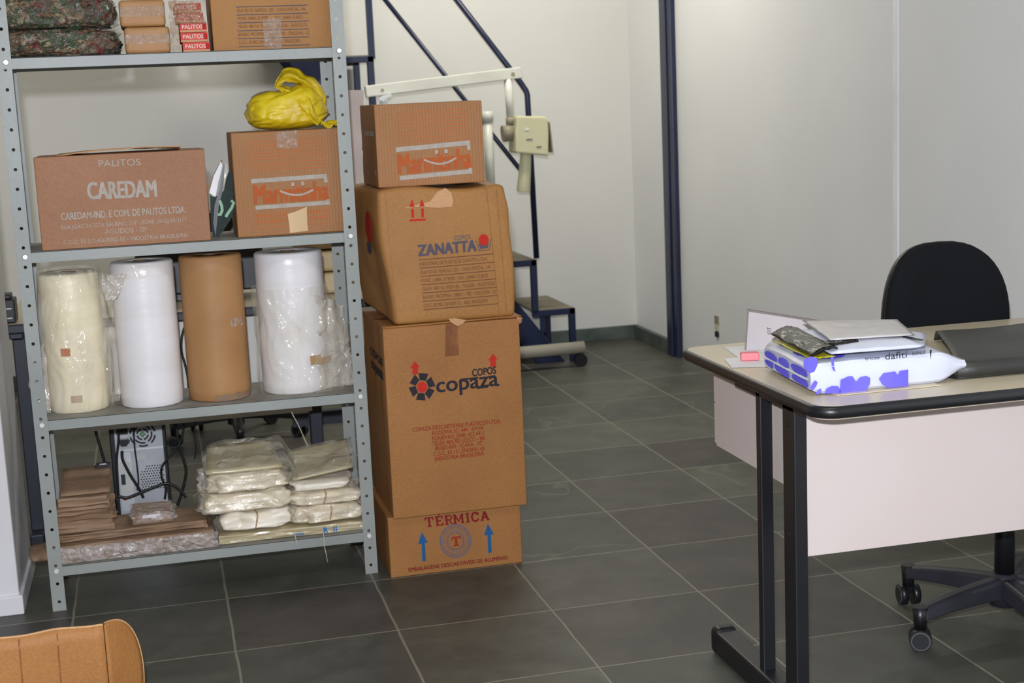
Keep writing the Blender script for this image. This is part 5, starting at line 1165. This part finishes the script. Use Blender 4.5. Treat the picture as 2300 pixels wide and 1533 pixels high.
vs, fs = _textmesh('OT', 0.0); b = B(); b.add([P0.lerp(P1, 0.34) - dn * 0.0016 + Vector((0, 0, 0.036)) + Vector((0, 0, 1)) * (v.x * 0.012) - ln.normalized() * (v.y * 0.012) + dn * (0.18 * (0.036 + v.x * 0.012)) for v in vs], fs, 'ink_black'); printing(t, b)
# dark leather folder
b = B()
def lea(u, v):
    x = 1.612 + 0.60 * u + 0.20 * v * (1 - 0.35 * u); y_ = 2.690 + 0.445 * v - 0.02 * u
    z = Z + 0.030 + 0.010 * math.sin(PI * v) * (0.6 + 0.4 * math.sin(3 * u)) + 0.004 * nz(u * 4, v * 4, 2)
    if v < 0.10: f = 1 - v / 0.10; z -= 0.027 * f * f; y_ -= 0.004 * (1 - f)
    if v > 0.86: z -= 0.028 * ((v - 0.86) / 0.14) ** 2
    return (x, y_, z)
b.grid(lea, 30, 40, 'leather'); t = thing('leather_folder', 'soft dark grey leather folder lying flat on the front desk right of the parcels', 'folder', (1.9, 2.9, Z))
b.build('cover', t, solid=0.003)
b = B(); vs = []
cv = [(0.045, 0.0335), (0.025, 0.036), (0.010, 0.034), (0.001, 0.027), (-0.002, 0.017), (0.001, 0.007), (0.010, 0.002), (0.030, 0.0015), (0.06, 0.0015), (0.12, 0.0015)]
b.grid(lambda u, v: (1.608 + 0.60 * v + (0.02 if False else 0), 2.688 + cv[min(9, int(round(u * 9)))][0] - 0.02 * v, Z + cv[min(9, int(round(u * 9)))][1]), 9, 10, 'leather'); b.build('rolled_edge', t, solid=0.003)

# ================================================================== OPEN CARTON IN THE NEAR LEFT CORNER
t = thing('cardboard_box', 'open orange-brown carton with a rounded side flap on the floor in the near left corner', 'cardboard box', (-0.4, 3.1, 0))
BX0, BX1, BY0, BY1, BZ = -0.66, -0.166, 2.94, 3.20, 0.350
def panelfn(u, v): 
    x = BX0 + (BX1 - BX0) * u; z = 0.0 + BZ * v - 0.012 * (1 - u) ** 2 * v
    return (x, BY0 + 0.006 * nz(x * 7, 1, z * 7) + 0.004 * math.sin(x * 20), z + 0.003 * nz(u * 8, 1, 2) * v)
b = B(); b.grid(panelfn, 26, 12, 'card2'); b.build('front_panel', t, solid=0.004)
b = B(); b.grid(lambda u, v: (BX0 + (BX1 - BX0) * u, BY1, 0.0 + 0.16 * v), 4, 2, 'card2'); b.build('back_panel', t, solid=0.004)
b = B(); b.grid(lambda u, v: (BX0, BY0 + (BY1 - BY0) * u, 0.0 + 0.16 * v), 3, 2, 'card2'); b.build('side_panel', t, solid=0.004)
b = B(); b.grid(lambda u, v: (BX1, BY0 + (BY1 - BY0) * u, 0.0 + 0.12 * v), 3, 2, 'card2'); b.build('side_panel', t, solid=0.004)
b = B(); b.box(BX0, BX1, BY0 + 0.003, BY1 - 0.003, 0.001, 0.005, 'card2'); b.build('bottom', t)
for xx in (-0.335, -0.262):
    b = B(); b.tube([(xx + 0.006 * (v_ / 10) , panelfn((xx - BX0) / (BX1 - BX0), v_ / 10)[1] - 0.0015, 0.004 + (BZ - 0.012) * v_ / 10) for v_ in range(11)], 0.0016, 'tape_brown', 6); b.build('crease', t)
b = B(); n = 24
def flp(u, v):
    a = -PI / 2 + PI * v; zc = 0.218; h = 0.130
    r = abs(math.cos(a)) ** 0.75
    return (BX1 + 0.002 + 0.066 * u * r, BY0 + 0.075 * u * r * 0.9 + 0.012 * u * u, zc + h * math.sin(a))
b.grid(flp, 8, n, 'card2'); fl = b.build('rounded_flap', t, solid=0.0035)
b = B(); b.tube([flp(1, i / 40) for i in range(41)], 0.0026, 'card_edge', 6); b.tube([panelfn(i / 30, 1.0) for i in range(31)], 0.0026, 'card_edge', 6); b.build('cut_edge', t)
